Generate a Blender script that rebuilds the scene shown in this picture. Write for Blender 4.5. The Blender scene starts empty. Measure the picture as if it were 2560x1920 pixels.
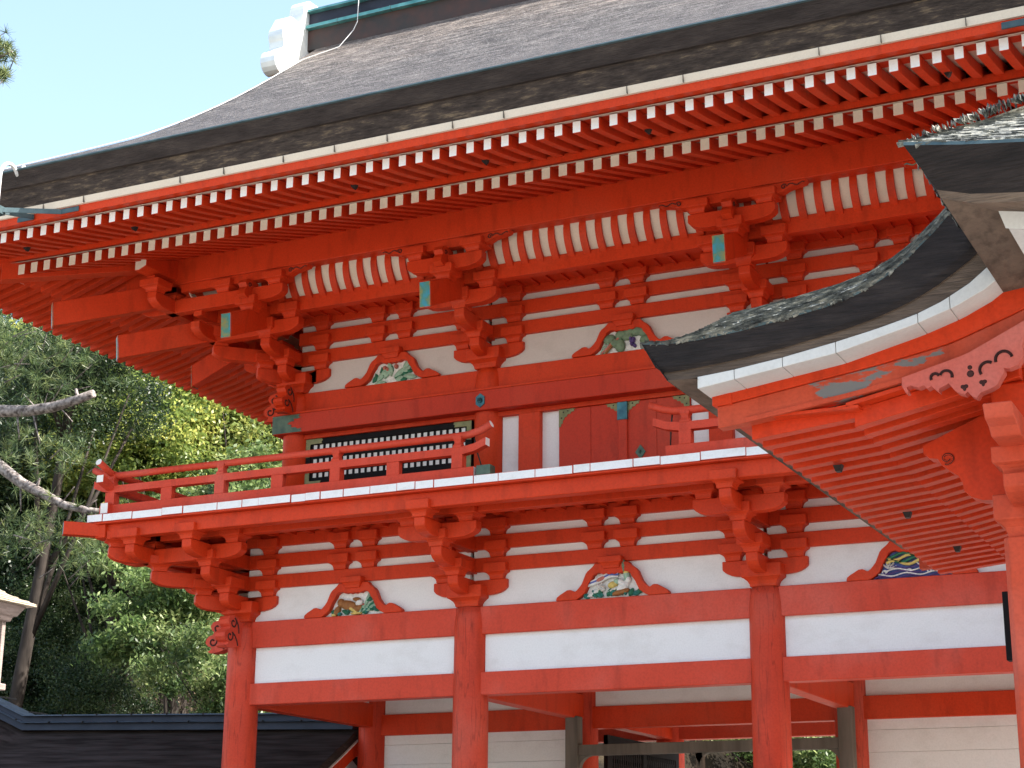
import bpy, bmesh, math, random
import numpy as np
from mathutils import Vector, Matrix
R = math.radians
scene = bpy.context.scene
COL = scene.collection
random.seed(7)

# ------------------------------------------------------------------ camera
YAW, PIT, ROL = R(26.0712), R(16.3048), R(0.5334)
fw = Vector((-math.sin(YAW)*math.cos(PIT), math.cos(YAW)*math.cos(PIT), math.sin(PIT)))
rt = Vector((math.cos(YAW), math.sin(YAW), 0)); up = rt.cross(fw)
rt2 = rt*math.cos(ROL) + up*math.sin(ROL); up2 = rt2.cross(fw)
cam = bpy.data.cameras.new('camera'); cam_ob = bpy.data.objects.new('camera', cam)
COL.objects.link(cam_ob)
cam.sensor_width = 36; cam.lens = 36*4339.716/2560; cam.clip_start = .1; cam.clip_end = 2000
m3 = Matrix((rt2, up2, -fw)).transposed()
cam_ob.matrix_world = Matrix.Translation((10.605, -15.301, 1.6)) @ m3.to_4x4()
scene.camera = cam_ob
scene.render.resolution_x = 1024; scene.render.resolution_y = 768

# ------------------------------------------------------------------ sky, sun, exposure
SUN_DIR = Vector((0.70, 0.13, 0.70)).normalized()      # from the scene towards the sun
w = bpy.data.worlds.new('World'); scene.world = w; w.use_nodes = True
nt = w.node_tree
sky = nt.nodes.new('ShaderNodeTexSky'); sky.sky_type = 'NISHITA'; sky.sun_disc = False
sky.sun_elevation = math.asin(SUN_DIR.z); sky.sun_rotation = math.atan2(SUN_DIR.x, SUN_DIR.y)
sky.air_density = 1.35; sky.dust_density = 3.2; sky.ozone_density = 1.0
bg = nt.nodes['Background']; bg.inputs['Strength'].default_value = 0.15
nt.links.new(sky.outputs[0], bg.inputs['Color'])
sl = bpy.data.lights.new('sun', 'SUN'); sl.energy = 5.0; sl.angle = R(0.5); sl.color = (1.0, .95, .87)
so = bpy.data.objects.new('sun', sl); COL.objects.link(so)
so.rotation_euler = (-SUN_DIR).to_track_quat('-Z', 'Y').to_euler(); so.location = (20, 10, 40)
scene.view_settings.view_transform = 'Standard'; scene.view_settings.look = 'None'
scene.view_settings.exposure = 1.5; scene.view_settings.gamma = 1.0

# ------------------------------------------------------------------ materials
class NB:
    def __init__(s, name):
        s.m = bpy.data.materials.new(name); s.m.use_nodes = True
        s.t = s.m.node_tree; s.b = s.t.nodes['Principled BSDF']; s.out = s.t.nodes['Material Output']
        s.geo = None
    def n(s, typ, **kw):
        x = s.t.nodes.new(typ)
        for k, v in kw.items():
            if k in x.inputs.keys(): x.inputs[k].default_value = v
            else: setattr(x, k, v)
        return x
    def l(s, a, b): s.t.links.new(a, b)
    def pos(s, scale=(1, 1, 1)):
        if s.geo is None: s.geo = s.n('ShaderNodeNewGeometry')
        v = s.n('ShaderNodeVectorMath', operation='MULTIPLY'); s.l(s.geo.outputs['Position'], v.inputs[0]); v.inputs[1].default_value = scale
        return v.outputs[0]
    def noise(s, scale, detail=4, vec=(1, 1, 1), rough=.55):
        x = s.n('ShaderNodeTexNoise', Scale=scale, Detail=detail, Roughness=rough); s.l(s.pos(vec), x.inputs['Vector']); return x.outputs['Fac']
    def ramp(s, f, stops, interp='LINEAR'):
        x = s.n('ShaderNodeValToRGB'); cr = x.color_ramp; cr.interpolation = interp
        while len(cr.elements) < len(stops): cr.elements.new(.5)
        for e, (p, c) in zip(cr.elements, stops): e.position = p; e.color = (*c, 1) if len(c) == 3 else c
        s.l(f, x.inputs[0]); return x.outputs[0]
    def mul(s, a, b):
        x = s.n('ShaderNodeMix', data_type='RGBA', blend_type='MULTIPLY'); x.inputs[0].default_value = 1
        s.l(a, x.inputs[6]); s.l(b, x.inputs[7]); return x.outputs[2]
    def mix(s, f, a, b):
        x = s.n('ShaderNodeMix', data_type='RGBA'); s.l(f, x.inputs[0])
        for i, c in ((6, a), (7, b)):
            if isinstance(c, tuple): x.inputs[i].default_value = (*c, 1)
            else: s.l(c, x.inputs[i])
        return x.outputs[2]
    def bump(s, f, strength=.2, dist=.01):
        x = s.n('ShaderNodeBump', Strength=strength, Distance=dist); s.l(f, x.inputs['Height']); s.l(x.outputs[0], s.b.inputs['Normal'])
    def fin(s, col=None, rough=.6, spec=.4, metal=0):
        if isinstance(col, tuple): s.b.inputs['Base Color'].default_value = (*col, 1)
        elif col is not None: s.l(col, s.b.inputs['Base Color'])
        s.b.inputs['Roughness'].default_value = rough; s.b.inputs['Specular IOR Level'].default_value = spec; s.b.inputs['Metallic'].default_value = metal
        return s.m
def g3(v): return (v, v, v)

def red_paint(name, a, b, fade, rough=.5, wear=None, cracks=False):
    k = NB(name)
    c = k.ramp(k.noise(.9, 5), [(.32, a), (.52, b), (.72, fade)])
    c = k.mul(c, k.ramp(k.noise(55, 3), [(.3, g3(.86)), (.6, g3(1.0))]))
    c = k.mul(c, k.ramp(k.noise(9, 6, (1, 1, .25)), [(.30, g3(.80)), (.48, g3(1))]))
    if wear:
        c = k.mix(k.ramp(k.noise(2.2, 6, (1, 1, 3.2), .6), [(wear, g3(0)), (wear+.02, g3(1))]), c, (.17, .165, .165))
    if cracks:
        c = k.mul(c, k.ramp(k.noise(7, 3, (1, 1, .07), .7), [(.485, g3(1)), (.50, g3(.62)), (.515, g3(1))]))
        c = k.mul(c, k.ramp(k.noise(2.6, 5, (1, 1, .5)), [(.35, g3(.86)), (.6, g3(1))]))
    k.bump(k.noise(34, 5), .15, .008)
    return k.fin(c, rough, .2)
RED = red_paint('vermilion_paint', (.56, .041, .0085), (.61, .047, .010), (.57, .060, .020))
RED_FRONT = red_paint('weathered_vermilion_paint', (.56, .054, .024), (.60, .062, .030), (.61, .11, .075), .5)
RED_MID = red_paint('dulled_vermilion_paint', (.49, .036, .014), (.53, .041, .016), (.50, .055, .026), .5)
PILLAR = red_paint('checked_pillar_paint', (.54, .046, .018), (.58, .054, .022), (.58, .092, .055), .5, None, True)
RED_OLD = red_paint('faded_vermilion_paint', (.50, .060, .024), (.54, .075, .034), (.55, .13, .09), .62)
PINK = red_paint('bleached_pink_paint', (.52, .095, .065), (.56, .125, .095), (.60, .20, .17), .7)
RED_PEEL = red_paint('peeling_vermilion_paint', (.50, .060, .022), (.50, .075, .035), (.46, .13, .10), .6, .61)
def white(name, base, dirt, amt=.5, sc=1.3):
    k = NB(name)
    c = k.mix(k.ramp(k.noise(sc, 7, (1, 1, 1.6), .62), [(.50, g3(0)), (.78, g3(amt))]), base, dirt)
    c = k.mul(c, k.ramp(k.noise(70, 3), [(.3, g3(.93)), (.6, g3(1))]))
    k.bump(k.noise(40, 4), .08, .006)
    return k.fin(c, .7, .25)
WHITE = white('white_paint', (.80, .79, .77), (.62, .58, .52))
PLASTER = white('white_plaster', (.80, .79, .785), (.60, .57, .54), .55, 2.2)
PLASTER_SHADED = white('eave_shaded_plaster', (.60, .54, .50), (.45, .39, .35), .6, 2.0)  # dim, warm shade under the eaves is put into this plaster colour
CREAM = white('cream_paint', (.70, .61, .50), (.60, .50, .38))
PLANKW = white('white_plank_end', (.82, .82, .82), (.55, .54, .50), .45, 6)
GREYW = white('pale_grey_board', (.60, .60, .58), (.42, .40, .37))

def bark_top():
    k = NB('cypress_bark_roof')
    st = k.noise(3.2, 8, (1.0, 4.5, 4.5), .68)
    fine = k.noise(26, 5, (.8, 2.5, 2.5), .6)
    c = k.ramp(st, [(.34, (.036, .031, .030)), (.49, (.092, .082, .080)), (.62, (.20, .182, .172))])
    c = k.mul(c, k.ramp(fine, [(.36, g3(.40)), (.54, g3(1.15))]))
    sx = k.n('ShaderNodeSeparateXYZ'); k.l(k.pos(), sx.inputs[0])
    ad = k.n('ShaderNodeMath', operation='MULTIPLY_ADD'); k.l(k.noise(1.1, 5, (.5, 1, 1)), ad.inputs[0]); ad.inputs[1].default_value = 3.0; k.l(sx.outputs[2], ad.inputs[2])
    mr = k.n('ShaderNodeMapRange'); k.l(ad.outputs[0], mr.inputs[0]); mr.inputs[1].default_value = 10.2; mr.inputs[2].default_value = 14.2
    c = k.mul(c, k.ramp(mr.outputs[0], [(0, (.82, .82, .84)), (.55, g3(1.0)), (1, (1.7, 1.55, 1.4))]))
    sp = k.ramp(k.noise(46, 2, (.55, 1.6, 1.6)), [(.64, g3(0)), (.68, g3(1))])
    c = k.mix(sp, c, (.46, .45, .44))
    k.bump(fine, 1.0, .06)
    return k.fin(c, .66, .3)
BARK = bark_top()
def bark_face(name, a, b, c_, sc=5):
    k = NB(name)
    f = k.noise(sc, 7, (1, 1, 4.5), .66)
    c = k.ramp(f, [(.36, a), (.55, b), (.74, c_)])
    c = k.mul(c, k.ramp(k.noise(14, 4, (.6, .6, 12)), [(.32, g3(.55)), (.55, g3(1))]))
    k.bump(k.noise(18, 5, (.7, .7, 9)), .6, .02)
    return k.fin(c, .8, .25)
BARKF = bark_face('bark_eave_face', (.030, .022, .020), (.050, .038, .034), (.085, .065, .055), 2)
BARKL = bark_face('lichened_bark_layer', (.032, .023, .019), (.070, .051, .041), (.24, .175, .11), 5.5)
BARKD = bark_face('dark_bark_eave', (.016, .013, .013), (.027, .021, .020), (.05, .04, .036), 3)
BARKP = bark_face('brown_eave_plank', (.10, .072, .055), (.15, .108, .08), (.21, .155, .115), 2)
def bark_rough():
    k = NB('weathered_bark_shingle')
    f = k.noise(11, 8, (1, 1.6, 1.6), .7)
    c = k.ramp(f, [(.36, (.030, .031, .032)), (.48, (.105, .112, .105)), (.58, (.23, .23, .20)), (.72, (.50, .47, .40))])
    k.bump(k.noise(40, 4), .7, .02)
    return k.fin(c, .75, .3)
BARKR = bark_rough()
def simple(name, a, b, sc=8, rough=.5, spec=.4, metal=0, vec=(1, 1, 1), bump=.1):
    k = NB(name)
    c = k.ramp(k.noise(sc, 5, vec), [(.35, a), (.65, b)])
    k.bump(k.noise(sc*4, 4, vec), bump, .006)
    return k.fin(c, rough, spec, metal)
TEAL = simple('verdigris_copper', (.05, .20, .20), (.13, .36, .35), 6, .45, .5, .25)
NAVY = simple('dark_ridge_sheet', (.012, .013, .022), (.026, .028, .042), 3, .5, .35, .1)
RIDGEB = simple('ridge_base_board', (.035, .03, .028), (.07, .035, .028), 5, .7)
ONIW = simple('pale_patinated_metal', (.62, .66, .66), (.74, .77, .76), 4, .38, .6, .15)
STEEL = simple('painted_steel', (.035, .065, .075), (.06, .10, .11), 9, .5, .5, .2)
PIPEW = simple('white_conduit', (.55, .55, .55), (.64, .64, .64), 5, .4)
GOLD = simple('tarnished_brass', (.15, .145, .055), (.24, .215, .09), 14, .45, .5, .3)
GREENM = simple('green_bronze', (.045, .085, .065), (.10, .15, .10), 12, .5, .5, .3)
BLUEM = simple('blue_bronze', (.02, .09, .13), (.05, .19, .22), 14, .4, .5, .3)
def plate_mat():
    k = NB('verdigris_gilt_plate')
    c = k.ramp(k.noise(9, 4), [(.36, (.04, .25, .33)), (.48, (.07, .22, .17)), (.60, (.24, .22, .075))])
    return k.fin(c, .4, .5, .3)
PLATE = plate_mat()
BLACK = simple('black_lacquer', (.008, .007, .008), (.013, .011, .012), 6, .7, .12)
GROOVE = simple('dark_carved_groove', (.045, .012, .010), (.06, .014, .010), 6, .8)
IRON = simple('dark_iron', (.015, .014, .014), (.03, .027, .025), 10, .6)
GREYWOOD = simple('grey_weathered_wood', (.10, .085, .068), (.17, .145, .12), 7, .75, .3, 0, (1, 1, .15), .25)
PALEWOOD = simple('pale_weathered_wood', (.20, .16, .145), (.31, .25, .23), 7, .75, .3, 0, (1, 1, 6), .25)
SHINGLE = simple('pale_shingle', (.26, .215, .16), (.40, .34, .26), 12, .8, .3, 0, (1, 1, 4), .5)
STONE = simple('granite', (.26, .25, .24), (.40, .39, .37), 12, .8)
CORRB = simple('dark_bark_slope', (.026, .020, .018), (.060, .046, .042), 4, .95, .0, 0, (.35, 3, 3), .6)
CORRT = simple('blue_grey_ridge_tile', (.045, .06, .08), (.09, .11, .135), 5, .5, .35, .1)
def paint(name, c, rough=.6):
    k = NB(name); cc = k.mul(k.ramp(k.noise(30, 4), [(.3, g3(.72)), (.62, g3(1.05))]), k.ramp(k.noise(2, 1), [(0, c), (1, c)]))
    return k.fin(cc, rough, .3)
P = {n: paint('carving_' + n, c) for n, c in dict(green=(.03, .16, .09), mint=(.33, .50, .37), white=(.78, .76, .72), brown=(.30, .12, .035), yellow=(.66, .50, .15),
      blue=(.10, .14, .42), purple=(.10, .06, .20), teal=(.03, .19, .16), sage=(.16, .24, .15), rose=(.50, .16, .12)).items()}

def leaf_mat(name, dark, mid, light, trans=.45):
    k = NB(name)
    at = k.n('ShaderNodeAttribute', attribute_name='tint')
    oi = k.n('ShaderNodeObjectInfo')
    c = k.ramp(at.outputs['Fac'], [(0, dark), (.5, mid), (1, light)])
    hv = k.n('ShaderNodeHueSaturation', Saturation=1.0)
    mr = k.n('ShaderNodeMapRange'); k.l(oi.outputs['Random'], mr.inputs[0]); mr.inputs[3].default_value = .75; mr.inputs[4].default_value = 1.2
    k.l(mr.outputs[0], hv.inputs['Value']); k.l(c, hv.inputs['Color'])
    k.fin(hv.outputs[0], .42, .45)
    tr = k.n('ShaderNodeBsdfTranslucent'); k.l(hv.outputs[0], tr.inputs['Color'])
    ms = k.n('ShaderNodeMixShader'); ms.inputs[0].default_value = trans
    k.l(k.b.outputs[0], ms.inputs[1]); k.l(tr.outputs[0], ms.inputs[2]); k.l(ms.outputs[0], k.out.inputs['Surface'])
    return k.m
LEAF = leaf_mat('broadleaf_foliage', (.050, .100, .030), (.22, .29, .070), (.62, .58, .15), .5)
LEAFG = leaf_mat('glossy_shrub_foliage', (.040, .085, .028), (.13, .20, .060), (.42, .48, .20), .45)
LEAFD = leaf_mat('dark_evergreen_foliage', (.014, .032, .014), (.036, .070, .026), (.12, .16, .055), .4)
NEEDLE = leaf_mat('pine_needles', (.025, .055, .022), (.10, .155, .055), (.34, .38, .14), .4)
TWIG = simple('bare_twigs', (.07, .055, .045), (.16, .13, .11), 9, .8)
TRUNK = simple('tree_bark', (.018, .014, .012), (.05, .04, .034), 7, .85, .2, 0, (1, 1, .3), .6)
PINEBARK = simple('pine_bark', (.07, .055, .05), (.34, .30, .28), 16, .85, .2, 0, (1, 1, 1), .8)
def hill_mat():
    k = NB('hill_soil')
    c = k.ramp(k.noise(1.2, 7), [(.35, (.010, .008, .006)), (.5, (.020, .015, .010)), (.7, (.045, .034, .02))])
    k.bump(k.noise(6, 6), .8, .1); return k.fin(c, .95, .1)
HILL = hill_mat()
def ground_mat():
    k = NB('pale_gravel')
    c = k.ramp(k.noise(1.5, 6), [(.3, (.255, .24, .215)), (.7, (.34, .32, .285))])
    c = k.mul(c, k.ramp(k.noise(90, 3), [(.3, g3(.7)), (.6, g3(1.05))]))
    k.bump(k.noise(90, 3), .5, .01); return k.fin(c, .9, .2)
GROUND = ground_mat()

# ------------------------------------------------------------------ mesh helpers
class MB:
    def __init__(s): s.v = []; s.f = []; s.m = []; s.sm = []
    def add(s, vs, fs, mat=0, smooth=False):
        o = len(s.v); s.v += [tuple(map(float, p)) for p in vs]
        for i, f in enumerate(fs):
            s.f.append([o+j for j in f]); s.m.append(mat[i] if isinstance(mat, (list, tuple)) else mat); s.sm.append(smooth)
        return s
    def box(s, x0, x1, y0, y1, z0, z1, mat=0, **fm):
        """faces order: -z +z -y +x +y -x ; fm e.g. my=1 sets the material of the -y face"""
        vs = [(x0,y0,z0),(x1,y0,z0),(x1,y1,z0),(x0,y1,z0),(x0,y0,z1),(x1,y0,z1),(x1,y1,z1),(x0,y1,z1)]
        fs = [(3,2,1,0),(4,5,6,7),(0,1,5,4),(1,2,6,5),(2,3,7,6),(3,0,4,7)]
        ms = [fm.get(k, mat) for k in ('mz','pz','my','px','py','mx')]
        return s.add(vs, fs, ms)
    def prism(s, poly, axis, a0, a1, mat=0, c0=None, c1=None, smooth=False):
        """poly of (u,v): axis 'x' -> (a,u,v); 'y' -> (u,a,v); 'z' -> (u,v,a)"""
        def P3(a, u, v): return {'x': (a, u, v), 'y': (u, a, v), 'z': (u, v, a)}[axis]
        n = len(poly)
        vs = [P3(a0, *p) for p in poly] + [P3(a1, *p) for p in poly]
        fs = [(i, (i+1) % n, n+(i+1) % n, n+i) for i in range(n)] + [tuple(range(n))[::-1], tuple(range(n, 2*n))]
        ms = [mat]*n + [mat if c0 is None else c0, mat if c1 is None else c1]
        return s.add(vs, fs, ms, smooth)
    def rings(s, levels, cx=0, cy=0, z=0, mat=0):
        vs = []; fs = []
        for dz, hw in levels: vs += [(cx-hw, cy-hw, z+dz), (cx+hw, cy-hw, z+dz), (cx+hw, cy+hw, z+dz), (cx-hw, cy+hw, z+dz)]
        for i in range(len(levels)-1):
            for j in range(4): fs.append((4*i+j, 4*i+(j+1) % 4, 4*i+4+(j+1) % 4, 4*i+4+j))
        L = 4*(len(levels)-1); fs += [(3, 2, 1, 0), (L, L+1, L+2, L+3)]
        return s.add(vs, fs, mat)
    def lathe(s, prof, cx=0, cy=0, n=24, mat=0, smooth=True):
        vs = []; fs = []
        for r, z in prof: vs += [(cx+r*math.cos(2*math.pi*j/n), cy+r*math.sin(2*math.pi*j/n), z) for j in range(n)]
        for i in range(len(prof)-1):
            for j in range(n): fs.append((i*n+j, i*n+(j+1) % n, (i+1)*n+(j+1) % n, (i+1)*n+j))
        s.add(vs, fs, mat, smooth); o = (len(prof)-1)*n
        k = len(s.v)-len(vs)
        s.f.append([k+j for j in range(n)][::-1]); s.m.append(mat); s.sm.append(False)
        s.f.append([k+o+j for j in range(n)]); s.m.append(mat); s.sm.append(False)
        return s
    def tube(s, pts, r, n=8, mat=0, cap=None, smooth=True):
        pts = [Vector(p) for p in pts]; rr = r if isinstance(r, (list, tuple)) else [r]*len(pts)
        vs = []; fs = []; ref = None
        for i, p in enumerate(pts):
            t = (pts[min(i+1, len(pts)-1)]-pts[max(i-1, 0)]).normalized()
            if ref is None: ref = Vector((0, 0, 1)) if abs(t.z) < .9 else Vector((1, 0, 0))
            u = ref-t*ref.dot(t); u.normalize(); v = t.cross(u); ref = u
            vs += [tuple(p+(u*math.cos(2*math.pi*j/n)+v*math.sin(2*math.pi*j/n))*rr[i]) for j in range(n)]
        for i in range(len(pts)-1):
            for j in range(n): fs.append((i*n+j, i*n+(j+1) % n, (i+1)*n+(j+1) % n, (i+1)*n+j))
        s.add(vs, fs, mat, smooth)
        k = len(s.v)-len(vs); e = (len(pts)-1)*n
        for q in ([k+j for j in range(n)][::-1], [k+e+j for j in range(n)]):
            s.f.append(q); s.m.append(mat if cap is None else cap); s.sm.append(False)
        return s
    def grid(s, P, mat=0, smooth=True):
        """P: 2-D list of points"""
        a, b = len(P), len(P[0]); vs = [p for row in P for p in row]
        fs = [(i*b+j, i*b+j+1, (i+1)*b+j+1, (i+1)*b+j) for i in range(a-1) for j in range(b-1)]
        return s.add(vs, fs, mat, smooth)
    def blob(s, c, r, mat=0, n=8, m=5, rot=0):
        vs = []; fs = []; cr, sr = math.cos(rot), math.sin(rot)
        for i in range(m+1):
            ph = math.pi*i/m
            for j in range(n):
                th = 2*math.pi*j/n
                x, y, z = r[0]*math.sin(ph)*math.cos(th), r[1]*math.sin(ph)*math.sin(th), r[2]*math.cos(ph)
                vs.append((c[0]+x*cr-z*sr, c[1]+y, c[2]+x*sr+z*cr))
        for i in range(m):
            for j in range(n): fs.append((i*n+j, (i+1)*n+j, (i+1)*n+(j+1) % n, i*n+(j+1) % n))
        return s.add(vs, fs, mat, True)
    def join(s, o, M=None):
        k = len(s.v)
        s.v += [tuple(M @ Vector(p)) for p in o.v] if M else list(o.v)
        s.f += [[k+j for j in f] for f in o.f]; s.m += o.m; s.sm += o.sm
        return s
    def mesh(s, name, mats, bevel=0, seg=1):
        me = bpy.data.meshes.new(name); me.from_pydata(s.v, [], s.f)
        for m in mats: me.materials.append(m)
        me.polygons.foreach_set('material_index', s.m); me.polygons.foreach_set('use_smooth', s.sm)
        bm = bmesh.new(); bm.from_mesh(me)
        bmesh.ops.recalc_face_normals(bm, faces=bm.faces)
        if bevel:
            es = [e for e in bm.edges if len(e.link_faces) == 2 and e.calc_face_angle(0) > R(28)]
            bmesh.ops.bevel(bm, geom=es, offset=bevel, segments=seg, affect='EDGES', clamp_overlap=True)
        bm.to_mesh(me); bm.free(); me.update(); return me

def ob(name, data, parent=None, loc=(0, 0, 0), rz=0, **props):
    o = bpy.data.objects.new(name, data); COL.objects.link(o)
    o.location = loc; o.rotation_euler = (0, 0, rz)
    if parent: o.parent = parent
    for k, v in props.items(): o[k] = v
    return o
def part(name, mb, mats, parent, bevel=0, loc=(0, 0, 0), rz=0, **props):
    if not isinstance(mats, (list, tuple)): mats = [mats]
    return ob(name, mb.mesh(name, mats, bevel), parent, loc, rz, **props)
def thing(name, label, cat, loc=(0, 0, 0), group=None):
    o = ob(name, None, None, loc, 0, label=label, category=cat)
    if group: o['group'] = group
    return o

# ------------------------------------------------------------------ ground and hill
ob('ground', MB().grid([[(x, y, 0) for x in (-900, -40, 60, 900)] for y in (-900, -40, 8, 900)], 0, False).mesh('ground', [GROUND]), kind='structure')
ob('added_bounce_paving', MB().grid([[(x, y, .004) for x in (6.8, 14)] for y in (-13, -2.0)], 0, False).mesh('added_bounce_paving', [STONE]), kind='structure')  # unseen paving, added to cut the ground bounce on the hall
def hill_z(x, y):
    t = max(0, y-(7.5 if x < -4 else 7.5+4.2*min(4.5, x+4)) + .10*max(0, -x-8))
    z = .66*t*t/(t+6.5); z = 24*(1-math.exp(-z/24))
    return 0.02+z*(1+.07*math.sin(x*.45+1)+.05*math.sin(y*.8+x*.3))
hx = np.linspace(-85, 45, 110); hy = np.linspace(6, 90, 70)
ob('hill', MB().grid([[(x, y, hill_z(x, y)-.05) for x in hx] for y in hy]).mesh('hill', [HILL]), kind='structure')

# ================================================================== THE GATE
GATE = thing('shrine_gate', 'two-storey vermilion shrine gate with a bark hip-and-gable roof, white plaster and a railed balcony', 'gate')
A, B = 2.7, 3.056
CX = [0, A, A+B, 2*A+B]; W = 2*A+B; XC = W/2; DY = 2.73; DEP = 2*DY; INS = .33
UX = [INS, A, A+B, W-INS]
ZK0, ZK1 = 4.031, 4.305        # lower head tie
ZN0, ZN1 = 3.438, 3.659        # lower tie
RP = 0.171                      # rafter pitch
# columns
cprof = [(.178, .12), (.176, 2.5), (.173, 4.12), (.165, 4.22), (.147, 4.302)]
cm = MB().lathe(cprof, n=28).mesh('pillar', [PILLAR])
cs = MB().rings([(0, .34), (.05, .34), (.10, .25), (.125, .23)]).mesh('base_stone', [STONE], .008)
for y in (0, DY, DEP):
    for x in CX:
        p = ob('pillar', cm, GATE, (x, y, 0)); ob('base_stone', cs, p)
uprof = [(.158, 5.2), (.157, 6.6), (.154, 6.72), (.147, 6.80), (.133, 6.862)]
um = MB().lathe(uprof, n=28).mesh('upper_pillar', [RED])
UY = [INS, DY, DEP-INS]
for y in UY:
    for x in UX:
        if y == DY and x in (A, A+B): continue
        ob('upper_pillar', um, GATE, (x, y, 0))

for i, (zz, x0) in enumerate(((3.55, 0),)): pass
# --- lower ties, panels
for y, s in ((0, -1), (DEP, 1)):
    for i in range(3):
        x0, x1 = CX[i]+.13, CX[i+1]-.13
        part('head_tie', MB().box(x0, x1, y-.08, y+.08, ZK0, ZK1), RED_FRONT, GATE, .006)
        part('tie_beam', MB().box(x0, x1, y-.085, y+.085, ZN0, ZN1), RED_FRONT, GATE, .006)
        mb = MB().box(x0+.02, x1-.02, y-.03, y+.03, ZN1-.01, ZK0+.01)
        mb.box(x0+.06, x1-.06, y-.038, y-.02, ZN1, ZN1+.028)
        part('plaster_panel', mb, PLASTER, GATE, .004)
for x in (0, W):
    for j in range(2):
        y0, y1 = j*DY+.13, (j+1)*DY-.13
        part('head_tie', MB().box(x-.08, x+.08, y0, y1, ZK0, ZK1), RED_FRONT, GATE, .006)
        part('plaster_panel', MB().box(x-.03, x+.03, y0, y1, ZN1, ZK0+.01), PLASTER, GATE)
for x in CX:
    for j in range(2):
        part('tie_beam', MB().box(x-.08, x+.08, j*DY+.12, (j+1)*DY-.12, 3.44, 3.71), RED, GATE, .006)
# middle and rear rows
for i in range(3):
    x0, x1 = CX[i]+.13, CX[i+1]-.13
    part('lintel_beam', MB().box(x0, x1, DY-.08, DY+.08, 3.345, 3.585), RED, GATE, .006)
    part('plaster_panel', MB().box(x0, x1, DY-.025, DY+.025, 3.57, 4.6), PLASTER, GATE)
    if i != 1:
        mb = MB(); z = .3
        while z < 3.34:
            z1 = min(z+.226, 3.352); mb.box(x0, x1, DY-.02-.002*(int(z*9) % 2), DY+.02, z, z1-.0025); z = z1
        part('plank_wall', mb, PLASTER, GATE, .002)
part('ceiling', MB().box(-.2, W+.2, -.2+.3, DEP+.2-.3, 4.62, 4.66), CREAM, GATE)
# open black lattice door in the passage
mb = MB()
for z0, z1 in ((.4, .52), (1.4, 1.5), (3.16, 3.30)): mb.box(2.86, 2.91, 2.95, 5.2, z0, z1)
for y0, y1 in ((2.95, 3.06), (5.1, 5.2), (4.02, 4.12)): mb.box(2.861, 2.909, y0, y1, .41, 3.29)
y = 3.08
while y < 5.1: mb.box(2.87, 2.90, y, y+.035, .5, 3.2); y += .066
for k in range(26): mb.box(2.875, 2.895, 3.0, 5.15, .55+k*.1, .55+k*.1+.055)
part('lattice_door', mb, BLACK, GATE)

# --- bracket work ----------------------------------------------------------------
BH = .158
BLK = [(0, .074), (.020, .075), (.040, .081), (.056, .095), (.067, .117), (.070, .124), (BH, .124)]
CAP = [(0, .125), (.025, .128), (.052, .142), (.074, .168), (.084, .186), (.088, .19), (.205, .19)]
def arm_poly(a0, a1, z0, z1, both=False):
    """side profile of a bracket arm along a, cut square at a0, rounded under a1 (and under a0 when both)"""
    h = z1-z0
    def end(e, s): return [(e-s*.20, z0), (e-s*.13, z0+.04*h), (e-s*.075, z0+.13*h), (e-s*.032, z0+.27*h), (e-s*.006, z0+.43*h), (e, z0+.50*h), (e, z1)]
    return end(a1, 1) + (end(a0, -1)[::-1] if both else [(a0, z1), (a0, z0)])
AW = .0575
def block_mb(z, x=0, y=0): return MB().rings(BLK, x, y, z)

def mirror_items(L):
    for n, mb in L: mb.v = [(-x, y, z) for x, y, z in mb.v]
    return L
def arm_out(e, z0, z1): return MB().prism([(-p, q) for p, q in arm_poly(-.25, e, z0, z1)], 'x', -AW, AW)
def lower_set(st=1.0, wall=True, ext=0, diag=False):
    """list of (name, MB) in column coordinates, outward = -y; st scales the outward steps (1.414 on the diagonal)"""
    if ext == 1: return mirror_items(lower_set(st, wall, -1, diag))
    L = []
    T = [(4.42, 4.57), (4.643, 4.794), (4.867, 5.017)]
    if wall:
        L.append(('bracket_arm', MB().prism(arm_poly(-.41, .41, *T[0], True), 'y', -AW, AW)))
        for z in (4.57, 4.794, 5.017):
            for x in (-.30, .30): L.append(('bearing_block', block_mb(z, x)))
    for (z0, z1), e in zip(T, (.427, .78, 1.125) if not diag else (.392, .727, 1.05)):
        L.append(('bracket_arm', arm_out(e*st, z0, z1)))
        L.append(('bearing_block', block_mb(z1, 0, -(e-.062)*st)))
    if not diag:
        y2 = -.718
        L.append(('bracket_arm', MB().prism(arm_poly(-1.125 if ext else -.43, .43, *T[2], True), 'y', y2-AW, y2+AW)))
        for x in (-.32, .32) if not ext else (-1.06, -.718, .32): L.append(('bearing_block', block_mb(5.017, x, y2)))
    return L

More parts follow.
